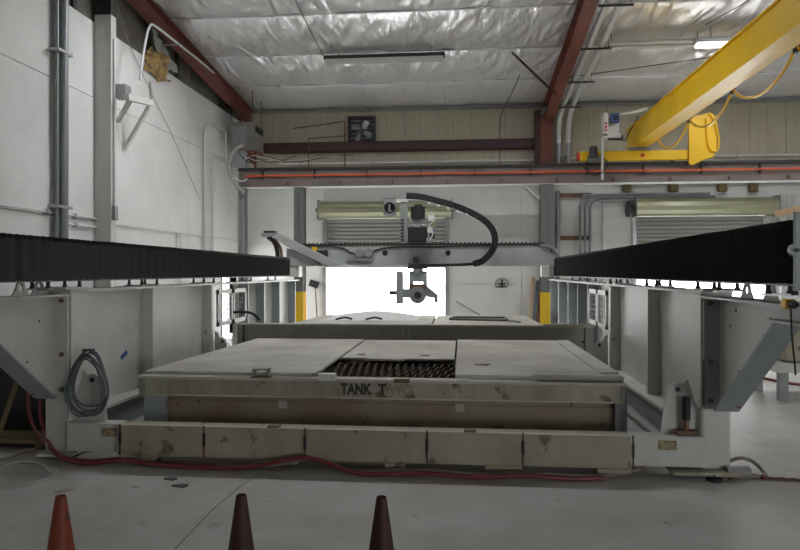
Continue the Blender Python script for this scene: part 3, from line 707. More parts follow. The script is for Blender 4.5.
    B(*e(xi,xo),8.8,9.72,ZT-.03,ZT-.005).build('top_flange', 'white', g)
    if s > 0:
        B(xw+.03,xw+.05,13.4,14.6,.1,ZT-.03).build('girder_web', 'white', g); B(lo,hi,13.4,14.6,ZT-.03,ZT-.005).build('top_flange', 'white', g)
        B(*e(xi+.012*s,xw+.03*s),14.35,14.38,.1,ZT-.03).build('stiffener', 'bluegrey', g)  # same painted-in shade on the last plate
    # bellows carrier feet along the top flange
    for y in (4.02,4.35,5.15,5.60,6.75,7.1,8.45,8.8,10.4,11.8):
        f_ = B(*e(xi+.02*s,xo-.03*s),y-.045,y+.045,ZT-.005,ZT+.008).build('foot_pad', 'galv', fr)
        for x in (xi+.05*s, xo-.06*s):
            MB().cyl((x,y,ZT+.0),(x,y,ZT+.075),.015,n=8).cyl((x,y,ZT+.008),(x,y,ZT+.028),.02,n=6).build('levelling_bolt', 'dark', f_)
    # bellows: pleated box
    x_in, x_out = xi-(.08 if s>0 else .01)*s, xo+.05*s
    y0, y1 = (3.76, 13.2) if s > 0 else (3.0, 12.6)
    mb = MB(); n = int((y1-y0)/.085); vs = []
    for k in range(2*n+1):
        y = y0+(y1-y0)*(k/(2*n))**1.2; ins = .05 if k%2 else 0
        jit = .004*math.sin(k*1.7)
        a, b = x_in+(ins+jit)*s, x_out-(ins)*s
        zt = 1.895-ins*.5+.006*noise.noise(Vector((y*2,s,0)))
        vs += [(a,y,1.535+ins*.25),(a,y,zt-.03),(a+.03*s,y,zt),(b-.03*s,y,zt),(b,y,zt-.03),(b,y,1.535)]
    fs = [(k*6+i,k*6+i+1,(k+1)*6+i+1,(k+1)*6+i) for k in range(2*n) for i in range(5)]+[(0,1,2,3,4,5),tuple(2*n*6+i for i in range(6))]
    mb.add(vs,fs).build('bellows_cover', 'bellow', fr)
    B(*e(x_in+.02*s,x_out-.02*s),y0,y1,1.525,1.537).build('bellows_rail', 'dark', fr)
    B(*e(x_in-.005*s,x_out+.03*s),y0-.02,y0,1.50,1.93).build('bellows_end_plate', 'bluegrey', fr, bevel=.004)
    if s > 0:
        MB().cyl((x_in-.0,y0-.03,1.72),(x_in-.0,y0-.0,1.72),.035,n=14).build('plate_lug', 'bluegrey', fr, smooth=True)
        MB().cyl((x_in-.0,y0-.04,1.72),(x_in-.0,y0-.03,1.72),.012,n=10).build('lug_bolt', 'dark', fr)
# cross beam in front of the tank
cb = B(-2.88, 1.31, YS-.10, YS+.07, .068, .322).build('cross_beam', 'cream', fr, bevel=.008)
for a, b, nm in ((LXi-.01,-2.885,'x'),(1.315,RXi+.01,'x')): B(a,b,YS-.04,YS+.10,.078,.318).build('beam_end', 'white', cb, bevel=.005)
B(-2.88,1.31,YS-.102,YS-.05,.322,.327).build('top_edge', 'lid', cb)
for px in (120,204,305,427,523,633):
    x = W(px,440,YS-.1).x
    B(x-.006,x+.006,YS-.106,YS-.1,.075,.335).build('strap', 'tapered' if px in (204,305,523) else 'dark', cb)
    B(x-.011,x+.011,YS-.108,YS-.1,.16,.27).build('strap_clip', 'dark', cb)
for x0,x1 in ((-2.80,-2.55),(-1.62,-1.34),(-.62,-.46),(.18,.48),(1.05,1.31)): B(x0,x1,YS-.108,YS+.1,.034,.068).build('packing_block', 'cream', cb, bevel=.006); B(x0+.04,x1-.04,YS+.0,YS+.09,.0,.034).build('packing_foot', 'dark', cb)
for x in (-2.98,1.60): B(x-.07,x+.07,YS-.044,YS-.04,.21,.285).build('sticker', 'sticker', cb)
for px in (276,470): x = W(px,424,YS).x; B(x-.05,x+.05,YS-.09,YS-.02,.326,.338).build('top_clip', 'rust', cb)
# foot plate and levelling foot on the right leg
f_ = B(1.62,2.12,YS-.12,YS+.1,.03,.06).build('foot_plate', 'cream', fr, bevel=.02)
MB().cyl((1.93,YS-.1,0),(1.93,YS-.1,.022),.06,n=14).cyl((1.93,YS-.1,.02),(1.93,YS-.1,.05),.02).build('levelling_foot', 'black', f_, smooth=True)
MB().cyl((-3.4,YS+.1,0),(-3.4,YS+.1,.025),.06,n=14).build('levelling_foot', 'black', fr, smooth=True)
# stickers on webs
q = SX(124,355,LXw); B(LXw,LXw+.003,q.y-.07,q.y+.07,q.z-.025,q.z+.025, m=Matrix.Translation(q)@Matrix.Rotation(.4,4,'X')@Matrix.Translation(-q)).build('blue_tape', 'blue', fr)
for px,py,c in ((736,310,'blue'),(728,300,'dark')): q = SX(px,py,RXw); MB().cyl((RXw-.003,q.y,q.z),(RXw+.001,q.y,q.z),.018,n=10).build('stud', c, fr)
# stop button on the right bracket
c = thing('stop_button', 'yellow stop button box on the right bracket nose', 'button', (1.83,3.93,1.42))
B(1.815,1.87,3.90,3.97,1.395,1.45).build('box', 'colyellow', c, bevel=.008)
MB().cyl((1.845,3.87,1.422),(1.845,3.90,1.422),.022,n=16).build('knob', 'black', c, smooth=True)
MB().tube([(1.85,3.92,1.395),(1.855,3.92,1.25),(1.87,3.92,1.1),(1.88,3.93,1.02)], .005, n=6).build('cord', 'black', c, smooth=True)
# jack screw beside the right gusset
c = thing('jack_screw', 'black and orange screw jack standing on the right end of the cross beam', 'jack', (1.75,YS+.06,.36))
B(1.68,1.84,YS-.03,YS+.05,.318,.36).build('foot', 'rust', c, bevel=.01)
MB().cyl((1.76,YS+.01,.36),(1.76,YS+.01,.44),.022).build('spindle', 'rust', c, smooth=True)
MB().cyl((1.76,YS+.01,.44),(1.76,YS+.01,.62),.03).build('grip', 'black', c, smooth=True)

# ------------------------------------------------------------------ tank two
_before = set(bpy.data.objects)
tk = thing('tank_two', 'beige stained water tank lettered TANK TWO in the middle of the machine', 'tank', (-.79, 7.4, 0))
TX0, TX1, TY0, TY1 = -2.95, 1.38, 5.80, 8.95
body = B(TX0+.10,TX1-.03,TY0+.12,TY1-.05,.045,.49).build('body', 'tankdirty', tk)
B(TX0+.10,TX1-.06,TY0+.105,TY0+.12,.37,.455).build('lower_band', 'tankdirty', body)
rim = B(TX0+.06,TX1-.02,TY0,TY0+.05,.515,.665).build('rim_front', 'tankrim', tk, bevel=.005)
B(TX0+.06,TX1-.02,TY0-.012,TY0,.515,.528).build('rim_lip', 'lid', rim)
B(TX0,TX0+.06,TY0,TY1,.50,.66).build('rim_side', 'tankgrey', tk); B(TX1-.03,TX1+.02,TY0,TY1,.50,.66).build('rim_side', 'tankgrey', tk)
B(TX0,TX1,TY1-.05,TY1,.50,.66).build('rim_back', 'tankgrey', tk)
for x, n_ in ((TX0+.02,'l'),(TX1-.06,'r')):
    cp = B(x,x+(.20 if n_=='l' else .10),TY0+.06,TY0+.12,.04,.62).build('corner_post', 'bluegrey', tk)
    B(x+.02,x+.05,TY0+.02,TY0+.04,.52,.60).build('corner_clip', 'rust', cp)
B(TX0-.01,TX1+.01,TY0-.02,TY0+.10,.665,.692).build('top_ledge', 'lid', tk, bevel=.004)
for x,z in ((-1.63,.43),(-.02,.43)): B(x-.04,x+.04,TY0+.095,TY0+.105,z-.035,z+.035).build('small_plate', 'lid', body)
for x in (.95,): B(x,x+.012,TY0+.115,TY0+.125,.38,.64).build('seam', 'dark', body)
# support bars and slats under the opening
OX0, OX1, OY0, OY1 = -1.31, -.06, 5.93, 7.05
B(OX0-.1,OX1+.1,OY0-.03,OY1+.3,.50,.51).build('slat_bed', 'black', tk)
B(OX0-.02,OX1+.02,OY0-.03,OY0,.55,.69).build('opening_edge', 'rust', tk)
s0 = None
SL = .26
for k in range(20):
    x = OX0-.22+k*.078
    if s0 is None:
        zt_ = [.67 if i % 2 else .645 for i in range(11)]
        vs = []
        for e_ in (0, .007):
            for i in range(11):
                u = i/10; vs += [(x+e_+SL*u, OY0-.02+u*1.2, .54), (x+e_+SL*u, OY0-.02+u*1.2, zt_[i])]
        fs = []
        for i in range(10): fs += [(2*i,2*i+2,2*i+3,2*i+1),(22+2*i,22+2*i+1,22+2*i+3,22+2*i+2),(2*i+1,2*i+3,22+2*i+3,22+2*i+1)]
        s0 = MB().add(vs,fs).build('support_slat', 'slat', tk)
    else: share(s0, (s0.location.x+k*.078, s0.location.y, s0.location.z), tk)
for k in range(5): y = OY0+.1+k*.2; B(OX0,OX1,y-.006,y+.006,.60,.63).build('cross_bar', 'rust', tk)
# lettering
def letters(txt, x, z, size, m):
    cu = bpy.data.curves.new('lettering', 'FONT'); cu.body = txt; cu.size = size; cu.extrude = .001; cu.offset = .006; cu.space_character = 1.05
    cu.materials.append(M[m]); tmp = bpy.data.objects.new('lettering_curve', cu); me = bpy.data.meshes.new_from_object(tmp); bpy.data.objects.remove(tmp); o = bpy.data.objects.new('lettering', me); COL.objects.link(o); o.parent = rim
    rl = Vector((-.79,7.4,0)); o.location = Vector((x, TY0-.003, z))-rl; o.rotation_euler = (PI/2,0,0); o.scale = (.86,1,1); return o
x_ = W(341,385,TY0).x
letters('TANK', x_, .557, .13, 'letter').scale = (.74,1,1); letters('T', W(378.5,385,TY0).x, .557, .13, 'letter'); letters('WO', W(389,385,TY0).x, .557, .13, 'faded')
# covers
def cover(name, pts, z0, z1, label, m='lid'):
    o = MB().prism(pts, 'z', z0, z1).build(name, m, None, bevel=.004); return tag(o, label, 'cover')
cover('tank_cover', [(TX0+.01,TY0+.1),(-1.33,TY0+.1),(-1.33,TY1),(TX0+.12,TY1)], .694, .722, 'large flat cover over the left end of tank two')
cover('tank_cover', [(OX0+.005,OY1+.02),(OX1-.02,OY1-.02),(OX1-.02,TY1),(OX0+.005,TY1)], .694, .715, 'small middle cover behind the open slats of tank two')
cover('tank_cover', [(OX1,TY0+.08),(TX1+.02,TY0+.08),(TX1-.01,TY1),(OX1,TY1)], .694, .73, 'large flat cover over the right end of tank two')
cover('edge_strip', [(OX1+.02,TY0-.02),(OX1+.12,TY0-.02),(OX1+.12,TY0+.07),(OX1+.02,TY0+.07)], .694, .70, 'short metal strip on the front edge of tank two', 'galv')
t = MB().prism([(TX1-.16,.734),(TX1+.0,.734),(TX1+.0,.752),(TX1-.16,.746)], 'y', 6.0, 8.8).build('edge_board', 'lid'); tag(t, 'long narrow board along the right edge of tank two', 'board')
t = MB().box(.62,1.36,TY0-.0,TY0+.09,.733,.752).build('edge_board', 'lid'); tag(t, 'short thin board across the front right corner of tank two', 'board')
t = MB().box(-2.28,-1.35,TY0+.04,TY0+.07,.722,.735).build('edge_rod', 'lpipe'); 
t.location.y -= 0.0; tag(t, 'long pale rod lying along the front edge of tank two', 'rod')
# latches
for px,lb in ((261,'open box latch on the front edge of tank two, left one'),):
    x = W(px,370,TY0).x; t = thing('latch', lb, 'latch', (x,TY0,.7))
    B(x-.09,x+.09,TY0-.025,TY0+.06,.69,.70).build('plate', 'rust', t)
    B(x-.075,x-.055,TY0-.02,TY0+.06,.70,.76).box(x+.055,x+.075,TY0-.02,TY0+.06,.70,.77).box(x-.075,x+.075,TY0-.02,TY0+.06,.755,.77).build('handle', 'greysteel', t, bevel=.003)
x = W(327,371,TY0).x; t = B(x-.08,x+.08,TY0-.03,TY0+.05,.672,.735).build('clamp_block', 'plastic', None, bevel=.006); tag(t, 'pale metal clamp block on tank two above the lettering', 'clamp')
x = W(402,375,TY0).x; t = B(x-.07,x+.07,TY0-.028,TY0+.0,.665,.70).build('clip', 'rust', None, bevel=.003); tag(t, 'small rusty clip on the front edge of tank two right of the lettering', 'clip')
# scraps on the covers
for i,(px,py,wd,ln,lb) in enumerate(((361,351,.10,.05,'triangular dark scrap on the middle cover, left one'),(425,352,.10,.04,'triangular dark scrap on the middle cover, right one'),(482,361,.16,.05,'dark scrap on the right cover of tank two'))):
    q = G(px,py,.72 if i<2 else .732); z = .716 if i<2 else .731
    t = MB().prism([(q.x-wd/2,q.y),(q.x+wd/2,q.y+ln),(q.x+wd/3,q.y-ln)], 'z', z, z+.006).build('metal_scrap', 'rust'); tag(t, lb, 'scrap')
t = MB().prism([(-1.02,6.86),(-.88,6.98),(-.60,6.84),(-.62,6.80)], 'z', .716, .735).build('bent_sheet', 'lid'); tag(t, 'small lifted sheet at the back edge of the slat opening', 'sheet')

for o in set(bpy.data.objects)-_before:
    if o.parent is None: o.location.z -= .036
# ------------------------------------------------------------------ tank one behind
t1 = thing('tank_one', 'grey far tank spanning the machine behind tank two', 'tank', (-.74, 9.6, 0))
B(LXi+.02,RXi-.02,9.55,9.58,.05,.825).build('front_wall', 'tankgrey', t1)
B(LXi+.02,RXi-.02,9.50,9.60,.825,.85).build('front_flange', 'lid', t1, bevel=.003)
B(-2.55,1.2,9.60,11.6,.05,.80).build('body', 'tankgrey', t1)
for px in (403,409): x = W(px,335,9.55).x; B(x-.012,x+.012,9.53,9.55,.05,.825).build('rib', 'bluegrey', t1)
x = W(221,335,9.5).x
for x in (LXi+.12, RXi-.14): B(x-.008,x+.008,9.535,9.55,.05,.825).build('seam', 'dark', t1)
B(1.15,1.84,9.48,9.54,.845,.87).build('edge_bar', 'lid', t1)
for px,py in ((583,342),(207,345)): q = W(px,py,9.54); MB().cyl((q.x,9.53,q.z),(q.x,9.545,q.z),.02,n=8).build('bolt', 'dark', t1)
cover('tank_cover', [(-2.5,9.62),(-.45,9.62),(-.45,11.6),(-2.4,11.6)], .82, .85, 'pale cover over the left half of the far tank')
cover('tank_cover', [(-.42,9.62),(1.15,9.62),(1.1,11.6),(-.42,11.6)], .82, .848, 'pale cover over the right half of the far tank')
mb = MB(); vs = []; fs = []
for i in range(15):
    for j in range(9):
        u, v = i/14, j/8; x = -2.2+u*1.5; y = 10.2+v*1.35
        h = .852+.10*math.sin(PI*u)**.7*math.sin(PI*v)*(1+.5*noise.noise(Vector((x*3,y*3,0))))
        vs.append((x,y,h))
for i in range(14):
    for j in range(8): fs.append((i*9+j,(i+1)*9+j,(i+1)*9+j+1,i*9+j+1))
t = mb.add(vs,fs).build('folded_sheet', 'plastic', None, smooth=True); tag(t, 'pale humped sheet lying on the far tank covers under the gantry', 'sheet')
for i,(a,b,lb) in enumerate(((336,352,'dark folded strap on the far tank, left one'),(366,382,'dark folded strap on the far tank under the cutting head'))):
    q, r = G(a,319.5,.97), G(b,319,.97); t = MB().tube([q,(q+r)/2+Vector((0,.05,.02)),r], .014, n=5).build('strap', 'dark', None, smooth=True); tag(t, lb, 'strap')
t = thing('lifting_frame', 'thin dark rectangular frame lying on the right half of the far tank', 'frame', (.5,11,.87))
A = [G(450,319.0,.87),G(508,320.2,.87),G(505,317.5,.87),G(455,317.0,.87)]
for a,b in zip(A, A[1:]+A[:1]): MB().cyl(a,b,.018,n=6).build('frame_bar', 'dark', t)
for a,b in ((A[1],G(520,322,.87)),): MB().cyl(a,b,.015,n=6).build('tail', 'greysteel', t)

# mesh guard panels at the gap in the girders
def meshguard(x, y0, y1, z0, z1, label):
    t = thing('mesh_guard', label, 'guard', (x, (y0+y1)/2, z0))
    ym = (y0+y1)/2
    for a, b in ((y0, ym-.02),(ym+.02, y1)):
        B(x-.015,x+.015,a,b,z0,z0+.06).box(x-.015,x+.015,a,b,z1-.06,z1).box(x-.015,x+.015,a,a+.05,z0,z1).box(x-.015,x+.015,b-.05,b,z0,z1).build('frame', 'white', t)
        n = 6
        mb = MB()
        for k in range(1, n): y = a+(b-a)*k/n; mb.cyl((x,y,z0),(x,y,z1),.004,n=4)
        for k in range(1, 7): z = z0+(z1-z0)*k/7; mb.cyl((x,a,z),(x,b,z),.004,n=4)
        o = mb.build('wire_mesh', 'dark', t); o['kind'] = 'stuff'
    return t
meshguard(-3.37, 8.85, 10.05, .85, 1.36, 'white framed wire mesh guard panels beyond the left girder')
meshguard(1.89, 8.85, 10.05, .85, 1.36, 'white framed wire mesh guard panels beyond the right girder')
t = MB().tube([(-3.3,9.3,1.02),(-3.2,9.35,1.03),(-3.05,9.4,1.0),(-2.98,9.5,.9)], .02, n=8).build('black_hose', 'black', None, smooth=True); tag(t, 'short black hose arching over the left end of the far tank', 'hose')

# ------------------------------------------------------------------ gantry
GY = 13.1
ga = thing('gantry', 'grey gantry bridge beam crossing the machine between the two bellows', 'gantry', (-.8, GY, 1.7))
gx0, gx1 = W(300,255,GY).x, W(553,255,GY).x
def gz(py): return 1.6-(py-272.5)/F*GY
gb = MB().prism([(gx0,gz(266)),(gx1+.1,gz(266)),(gx1+.1,gz(250)),(gx1-.15,gz(244)),(gx0,gz(245))], 'y', GY, GY+.3).build('beam', 'gantrypaint', ga, bevel=.008)
B(gx0,gx1-.15,GY-.02,GY+.02,gz(245),gz(245)+.03).build('rack', 'dark', gb)
for k in range(60): 
    if k: share(rk, (rk.location.x+k*.08, rk.location.y, rk.location.z), gb)
    else: rk = B(gx0+.1,gx0+.13,GY-.02,GY+.02,gz(245)+.03,gz(245)+.055).build('rack_tooth', 'dark', gb)
for px in (385,448): q = W(px,253,GY); MB().cyl((q.x,GY-.006,q.z),(q.x,GY+.01,q.z),.055,n=18).build('round_hole', 'black', gb)
MB().tube([W(px,py,GY-.02) for px,py in ((288,255),(300,247),(320,246),(342,248),(352,253),(366,254),(380,249),(400,247),(430,247),(460,246),(540,245),(552,252))], .014, n=6).build('cable', 'black', gb, smooth=True)
B(W(311,0,GY).x,W(328,0,GY).x,GY-.05,GY,gz(257),gz(250)).build('cable_clamp', 'dark', gb); q = W(315,249,GY); B(q.x-.05,q.x+.05,GY-.06,GY,q.z-.04,q.z+.04).build('valve', 'colyellow', gb)
for px in (360,369): q = W(px,253,GY); MB().cyl((q.x,GY-.05,q.z),(q.x,GY,q.z),.09,n=14).build('fitting', 'greysteel', gb, smooth=True)
B(W(347,0,GY).x,W(372,0,GY).x,GY-.04,GY,gz(261),gz(258)).build('label_bar', 'galv', gb)
# left end: arm rising to the left, cable carrier, feet
a = [(W(275,237,GY).x,gz(236)),(W(282,236,GY).x,gz(233.5)),(W(346,266,GY).x,gz(266)),(W(330,266,GY).x,gz(266)),(W(290,247,GY).x,gz(247))]
MB().prism(a, 'y', GY-.22, GY-.05).build('end_arm', 'gantrypaint', ga, bevel=.005)
MB().prism([(W(288,0,GY).x,gz(248)),(W(308,0,GY).x,gz(254)),(W(320,0,GY).x,gz(266)),(W(288,0,GY).x,gz(266))], 'y', GY-.12, GY).build('end_cheek', 'gantrypaint', ga)
B(W(264,0,GY).x,W(279,0,GY).x,GY-.2,GY-.0,gz(236.5),gz(232.5)).build('arm_head', 'greysteel', ga, bevel=.01)
B(W(266,0,GY).x,W(277,0,GY).x,GY-.18,GY-.02,gz(232.5),gz(230.5)).build('head_cap', 'black', ga)
MB().tube([W(x,y,GY-.1) for x,y in ((268,237),(274,242),(277,250),(278,258),(281,265))], .05, n=6).build('cable_carrier', 'black', ga, smooth=True)
MB().tube([W(x,y,GY-.12) for x,y in ((274,238),(280,247),(282,258))], .03, n=6).build('wire', 'rust', ga, smooth=True)
for a,b in ((287,300),(541,549)): B(W(a,0,GY).x,W(b,0,GY).x,GY-.1,GY+.2,gz(277),gz(265.5)).build('carriage', 'white', ga, bevel=.01)
MB().tube([W(x,y,GY-.05) for x,y in ((540,246),(551,247),(556,252),(560,260))], .03, n=8).build('end_cable', 'pipe', ga, smooth=True)
# cutting head carriage
h = thing('cutting_head', 'grey and black cutting head carriage hanging on the gantry with motors above', 'machine head', (W(415,250,GY-.2).x, GY-.25, 1.7))
HY = GY-.3
def hb(a,b,t_,u_,y0=None,y1=None): return B(W(a,0,HY).x, W(b,0,HY).x, HY if y0 is None else y0, (HY+.12) if y1 is None else y1, 1.6-(u_-272.5)/F*HY, 1.6-(t_-272.5)/F*HY)
hb(400,407,196,243).build('back_plate', 'greysteel', h, bevel=.004)
hb(396,408,199,202,HY-.02,HY+.1).build('top_arm', 'white', h, bevel=.004)
for k in range(7): hb(401,404,219+3.3*k,221+3.3*k,HY-.012,HY).build('terminal', 'dark', h)
hb(408,427,227,242,HY,HY+.25).build('gearbox', 'black', h, bevel=.02)
q0, q1 = W(418,219,HY+.1), W(418,207,HY+.1)
MB().cyl(q0, q1, .14, n=18).build('motor', 'black', h, smooth=True)
hb(414,422,204,208,HY+.03,HY+.17).build('motor_plug', 'black', h, bevel=.01)
hb(411,425,219,224,HY+.02,HY+.18).build('coupling_block', 'greysteel', h, bevel=.01)
MB().cyl(W(418,224,HY+.1), W(418,227,HY+.1), .07, n=14).build('coupling', 'galv', h, smooth=True)
for (x,y,c) in ((431,218,'plastic'),(433,224,'sticker'),(430,230,'plastic'),(432,236,'dark'),(429,240,'greysteel')):
    q = W(x,y,HY+.05); B(q.x-.05,q.x+.05,q.y-.05,q.y+.05,q.z-.05,q.z+.05).build('valve', c, h, bevel=.01)
MB().tube([W(x,y,HY) for x,y in ((431,212),(435,219),(429,226),(433,233),(430,240))], .012, n=5).build('tube', 'lpipe', h, smooth=True)
MB().cyl(W(415.5,263,HY), W(415.5,257,HY), .05, n=12).build('spindle', 'dark', h, smooth=True)
hb(408,427,263.5,269,HY-.05,HY+.2).build('slide_plate', 'dark', h, bevel=.005)
mb = hb(409,427,271,282); hb(409,413,282,296).build('side_cheek', 'bluegrey', h); hb(423,427,282,296).build('side_cheek', 'bluegrey', h); mb.build('yoke', 'bluegrey', h, bevel=.01)
q = W(418,269,HY+.05); MB().cyl(q, W(418,274,HY+.05), .10, n=14).build('swivel', 'greysteel', h, smooth=True)
c_ = W(418,295,HY+.02); MB().cyl(c_+Vector((0,-.10,0)), c_+Vector((0,.10,0)), .165, n=20).build('rotary_disc', 'greysteel', h, smooth=True)
MB().cyl(c_+Vector((0,-.12,0)), c_+Vector((0,-.10,0)), .07, n=14).build('disc_hub', 'dark', h, smooth=True)
hb(410,426,284,290,HY-.06,HY+.08).build('red_cover', 'rust', h, bevel=.01)
hb(396,403,271,304,HY-.02,HY+.1).build('side_motor', 'bluegrey', h, bevel=.02)
hb(389,396,291,295).build('side_shaft', 'dark', h); hb(403,409,289,298).build('side_link', 'greysteel', h)
MB().prism([(W(427,0,HY).x,1.6-(286-272.5)/F*HY),(W(438,0,HY).x,1.6-(295-272.5)/F*HY),(W(438,0,HY).x,1.6-(303-272.5)/F*HY),(W(435,0,HY).x,1.6-(303-272.5)/F*HY),(W(434,0,HY).x,1.6-(298-272.5)/F*HY),(W(427,0,HY).x,1.6-(297-272.5)/F*HY)], 'y', HY, HY+.06).build('nozzle_arm', 'greysteel', h)
# drag chain: separate links along a path
ch = thing('drag_chain', 'black cable drag chain looping from the head down onto the gantry beam', 'cable chain', W(490,230,GY-.35))
path = [W(x,y,GY-.25) for x,y in ((407,196),(420,197),(435,200.5),(450,204.5),(465,210),(478,216.5),(487,223),(493,231),(495,240),(493,249),(487,257),(479,262.5),(465,264.5),(445,265),(420,265.3),(408,265.5))]
dense = []
for i in range(len(path)-1):
    a = path[max(i-1,0)]; b = path[i]; c = path[i+1]; d = path[min(i+2,len(path)-1)]
    for k in range(12):
        u = k/12; dense.append(.5*((2*b)+(c-a)*u+(2*a-5*b+4*c-d)*u*u+(3*b-a-3*c+d)*u**3))
acc = 0; last = dense[0]; link_l = .078; nodes = [dense[0]]
for p in dense[1:]:
    acc += (p-last).length; last = p
    if acc >= link_l: nodes.append(p); acc = 0
base = None
orig = Vector(ch.location)
for i,(a,b) in enumerate(zip(nodes[:-1], nodes[1:])):
    mid = (a+b)/2; d = b-a; ang = -math.atan2(d.z, d.x)
    if base is None:
        base = B(-.054,.054,-.06,.06,-.062,.062).box(-.03,.03,-.066,.066,-.035,.035)
        me_o = base.build('chain_link', 'black', None, bevel=.006); me_o.parent = ch; o = me_o
    else: o = me_o.copy(); COL.objects.link(o); o.parent = ch
    thin = .42 if i > len(nodes)*.66 else 1
    o.location = mid-orig; o.rotation_euler = (0, ang, 0); o.scale = (1,1,thin)
for i in range(6):
    q = path[1]*(1-i/6)+path[5]*(i/6); q = W(429+9.5*i, 202.2+2.7*i, GY-.28); q.z -= .02
    B(q.x-.02,q.x+.02,q.y-.03,q.y+.0,q.z-.02,q.z+.02).build('link_clip', 'plastic', ch)

# ------------------------------------------------------------------ coil of cable on the left post
c = thing('cable_coil', 'coil of grey cable hanging on the left end post', 'cable', (-3.3, YS, 1.2))
cx, cz = W(90,380,YS-.06).x, W(89,380,YS-.06).z
for k in range(7):
    rx, rz = .145+.014*(k%3)-.012*(k%2), .225+.012*((k*2)%5)
    ox, oz, tw = .012*math.sin(k*2.1), -.015*k*.5, .12*math.sin(k*1.3)
    pts = []
    for i in range(25):
        a = 2*PI*i/24
        x, z = rx*math.sin(a)*(1-.35*math.cos(a)*1), rz*math.cos(a)
        pts.append((cx+ox+x*math.cos(tw)+z*math.sin(tw)*.5, YS-.05-.014*k+.01*math.sin(a*3+k), cz+oz+z))
    MB().tube(pts, .0085, n=6, sub=2).build('cable_loop', 'cable', c, smooth=True)
MB().cyl((cx,YS+.0,cz+.25),(cx,YS-.16,cz+.265),.012,n=8).build('hook', 'dark', c)

# ------------------------------------------------------------------ hoses along the foot of the beam
def hose(name, pts, r, m, label, z=None):
    P_ = []
    for i,p in enumerate(pts):
        q = G(p[0],p[1], r if len(p)<3 else p[2]); P_.append(q)
    t = MB().tube(P_, r, n=8, sub=5).build(name, m, None, smooth=True); tag(t, label, 'hose'); return t
FY = YS-.17
def hz(px, z, y=FY): q = W(px, 400, y); return Vector((q.x, y, z))
def hose3(name, pts, r, m, label):
    t = MB().tube([hz(*p) for p in pts], r, n=8, sub=5).build(name, m, None, smooth=True); tag(t, label, 'hose')
hose3('red_hose', [(44,.62,5.6),(40,.42,5.5),(44,.22,5.45),(56,.07,5.28),(80,.022,5.2),(105,.03),(125,.05),(150,.03,5.2),(180,.02,5.18),(220,.02,5.18),(255,.04,5.18),(282,.09,5.19),(305,.115,5.2),(325,.09,5.18),(350,.03,5.14),(380,.022,5.12),(427,.035,5.13),(475,.02,5.12),(523,.04,5.13),(570,.02,5.15),(605,.02,5.2)], .017, 'redhose', 'dull red hose snaking along the foot of the front beam')
hose3('grey_hose', [(215,.02,5.24),(250,.02,5.24),(280,.05,5.22),(305,.10,5.24),(330,.07,5.22),(355,.02,5.20),(427,.035,5.21),(475,.02,5.20),(523,.035,5.21),(600,.02,5.24),(645,.02,5.5)], .017, 'greyhose', 'grey-brown hose running beside the red one under the front beam')
hose3('red_hose', [(28,.5,5.7),(30,.3,5.6),(40,.15,5.5),(60,.05,5.3),(90,.02,5.26),(120,.05,5.25),(160,.02,5.24),(215,.02,5.24)], .015, 'redhose', 'thinner dark red hose beside the left leg')
hose('floor_hose', [(728,462,.05),(740,458,.10),(752,461,.08),(762,470,.03),(764,476,.02),(740,477),(726,476)], .015, 'greyhose', 'grey-brown hose looping on the floor right of the right leg')
hose('floor_hose', [(729,477),(745,475.5),(757,476),(765,478)], .017, 'redhose', 'short red hose lying beside the chain right of the right leg')
hose('floor_hose', [(748,379),(757,377),(768,379),(785,382.5),(812,386)], .02, 'redhose', 'red hose on the bright floor under the right bracket')
q = G(738,472,.05); t = MB().cyl(q+Vector((-.09,0,0)), q+Vector((.09,.02,0)), .045, n=14).build('pipe_stub', 'greysteel', None, smooth=True); t.location.z -= .003; tag(t, 'grey pipe stub on the floor right of the right leg', 'pipe')
# floor chain
c = thing('floor_chain', 'rusty link chain lying on the floor at the right', 'chain', G(780,479))
a, b = G(765,478,.012), G(815,481,.012); n = 24; lk = None
for i in range(n):
    p = a.lerp(b, i/n)
    if lk is None:
        pts = [(.02*math.cos(x), .010*math.sin(x), 0) for x in [2*PI*k/10 for k in range(11)]]
        lk = MB().tube(pts, .0035, n=5, smooth=False).build('chain_link', 'rust', None); lk.parent = c; o = lk
    else: o = lk.copy(); COL.objects.link(o); o.parent = c
    o.location = p-Vector(c.location)+Vector((0,.006*math.sin(i),0)); o.rotation_euler = (PI/2*(i%2), 0, .2*math.sin(i*2))

# ------------------------------------------------------------------ left foreground: dark bin, boards, plastic disc
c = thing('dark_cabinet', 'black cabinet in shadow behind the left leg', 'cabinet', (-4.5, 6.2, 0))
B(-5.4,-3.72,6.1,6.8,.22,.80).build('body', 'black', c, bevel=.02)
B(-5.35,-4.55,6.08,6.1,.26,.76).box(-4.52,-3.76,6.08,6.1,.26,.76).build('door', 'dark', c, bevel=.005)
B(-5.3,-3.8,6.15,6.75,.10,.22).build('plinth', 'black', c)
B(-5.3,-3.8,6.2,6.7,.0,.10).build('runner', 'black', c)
a, b = SX(1,440,-3.9), SX(19,377,-3.9)
t = MB().cyl(W(-2,436,5.55), W(19,376,5.9), .022, n=8).build('wooden_pole', 'board', None, smooth=True); tag(t, 'brown pole leaning at the left edge of the picture', 'pole')
t = thing('pallet_board', 'yellowish board lying on the floor at the left edge', 'board', (-4.3,5.6,0))
B(-4.9,-3.72,5.62,5.95,.05,.09).build('deck', 'board', t, bevel=.004)
for x in (-4.8,-4.3,-3.8): B(x-.04,x+.04,5.62,5.95,0,.05).build('bearer', 'board', t)
q = G(12,477); t = MB().lathe([(.01,.006),(.20,.007),(.27,.010),(.31,.018),(.33,.008),(.335,0),(.01,.0)], (q.x,q.y,.0), n=36).build('plastic_disc', 'tray', None, smooth=True); tag(t, 'dusty white round tray lying on the floor at the left edge', 'tray')
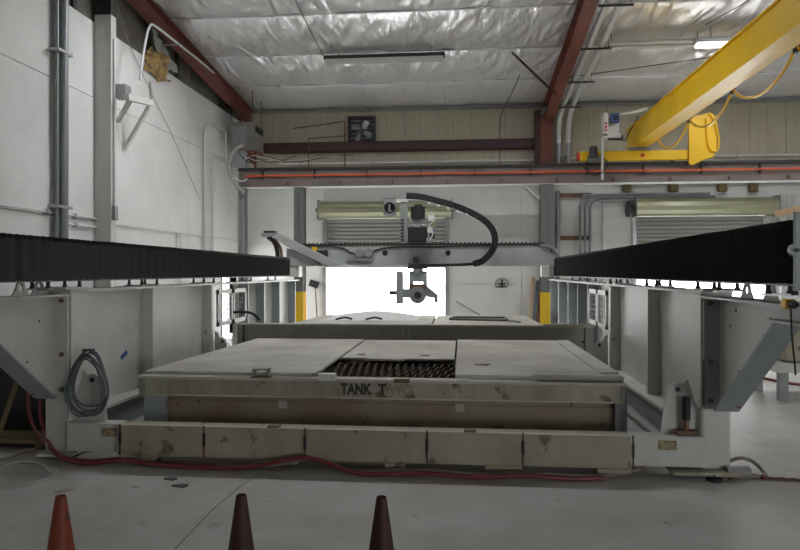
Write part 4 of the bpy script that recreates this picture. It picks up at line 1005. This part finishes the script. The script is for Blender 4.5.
hose('thin_hose', [(-5,470),(15,463),(32,462),(44,466),(50,472)], .010, 'plastic', 'thin pale hose lying on the round tray at the left edge')
hose('thin_hose', [(-10,462,.05),(8,458,.05),(22,452,.04),(34,450,.03)], .018, 'greyhose', 'dark green-grey hose on the floor at the left edge')

# right background equipment
c = thing('equipment_skid', 'beige equipment skid beyond the right bracket', 'equipment', W(800,340,9.0))
q = W(776,345,8.6)
MB().prism([(q.x+.1,.50),(q.x+.75,.42),(q.x+2.2,.42),(q.x+2.2,1.15),(q.x+.1,1.15)], 'y', 8.6, 9.4).build('tank_body', 'cream', c, bevel=.03)
B(q.x+.0,q.x+2.3,8.55,9.45,.36,.48).build('base_rail', 'white', c)
for x in (q.x+.1,q.x+2.1):
    for y in (8.6,9.3): B(x-.05,x+.05,y,y+.1,0,.36).build('foot', 'greysteel', c)

# floor scraps and stains near the beam
for i,(px,py,lb) in enumerate(((170,479,'small dark scrap on the floor left of centre, nearer the beam'),(181,486,'small dark scrap on the floor left of centre, nearer the cones'))):
    q = G(px,py); mb = MB(); pts = [(q.x+(.05+.03*random.random())*math.cos(a), q.y+(.03+.02*random.random())*math.sin(a)) for a in [2*PI*k/7 for k in range(7)]]
    t = mb.prism(pts, 'z', 0, .006).build('floor_scrap', 'dark'); tag(t, lb, 'scrap')

# ------------------------------------------------------------------ traffic cones
co = thing('traffic_cone', 'faded orange traffic cone at the bottom left of the picture', 'cone', (-1.61,2.52,0), 'traffic cones in front of the machine')
prof = [(.125,.03),(.117,.05),(.078,.30),(.042,.55),(.022,.69),(.0195,.70),(.015,.695),(.013,.65)]
X,Y = -1.61,2.52
MB().lathe(prof, (X,Y,0), n=28).build('body', 'cone', co, smooth=True)
mb = MB(); mb.box(X-.18,X+.18,Y-.18,Y+.18,0,.03).build('base', 'cone', co, bevel=.012)
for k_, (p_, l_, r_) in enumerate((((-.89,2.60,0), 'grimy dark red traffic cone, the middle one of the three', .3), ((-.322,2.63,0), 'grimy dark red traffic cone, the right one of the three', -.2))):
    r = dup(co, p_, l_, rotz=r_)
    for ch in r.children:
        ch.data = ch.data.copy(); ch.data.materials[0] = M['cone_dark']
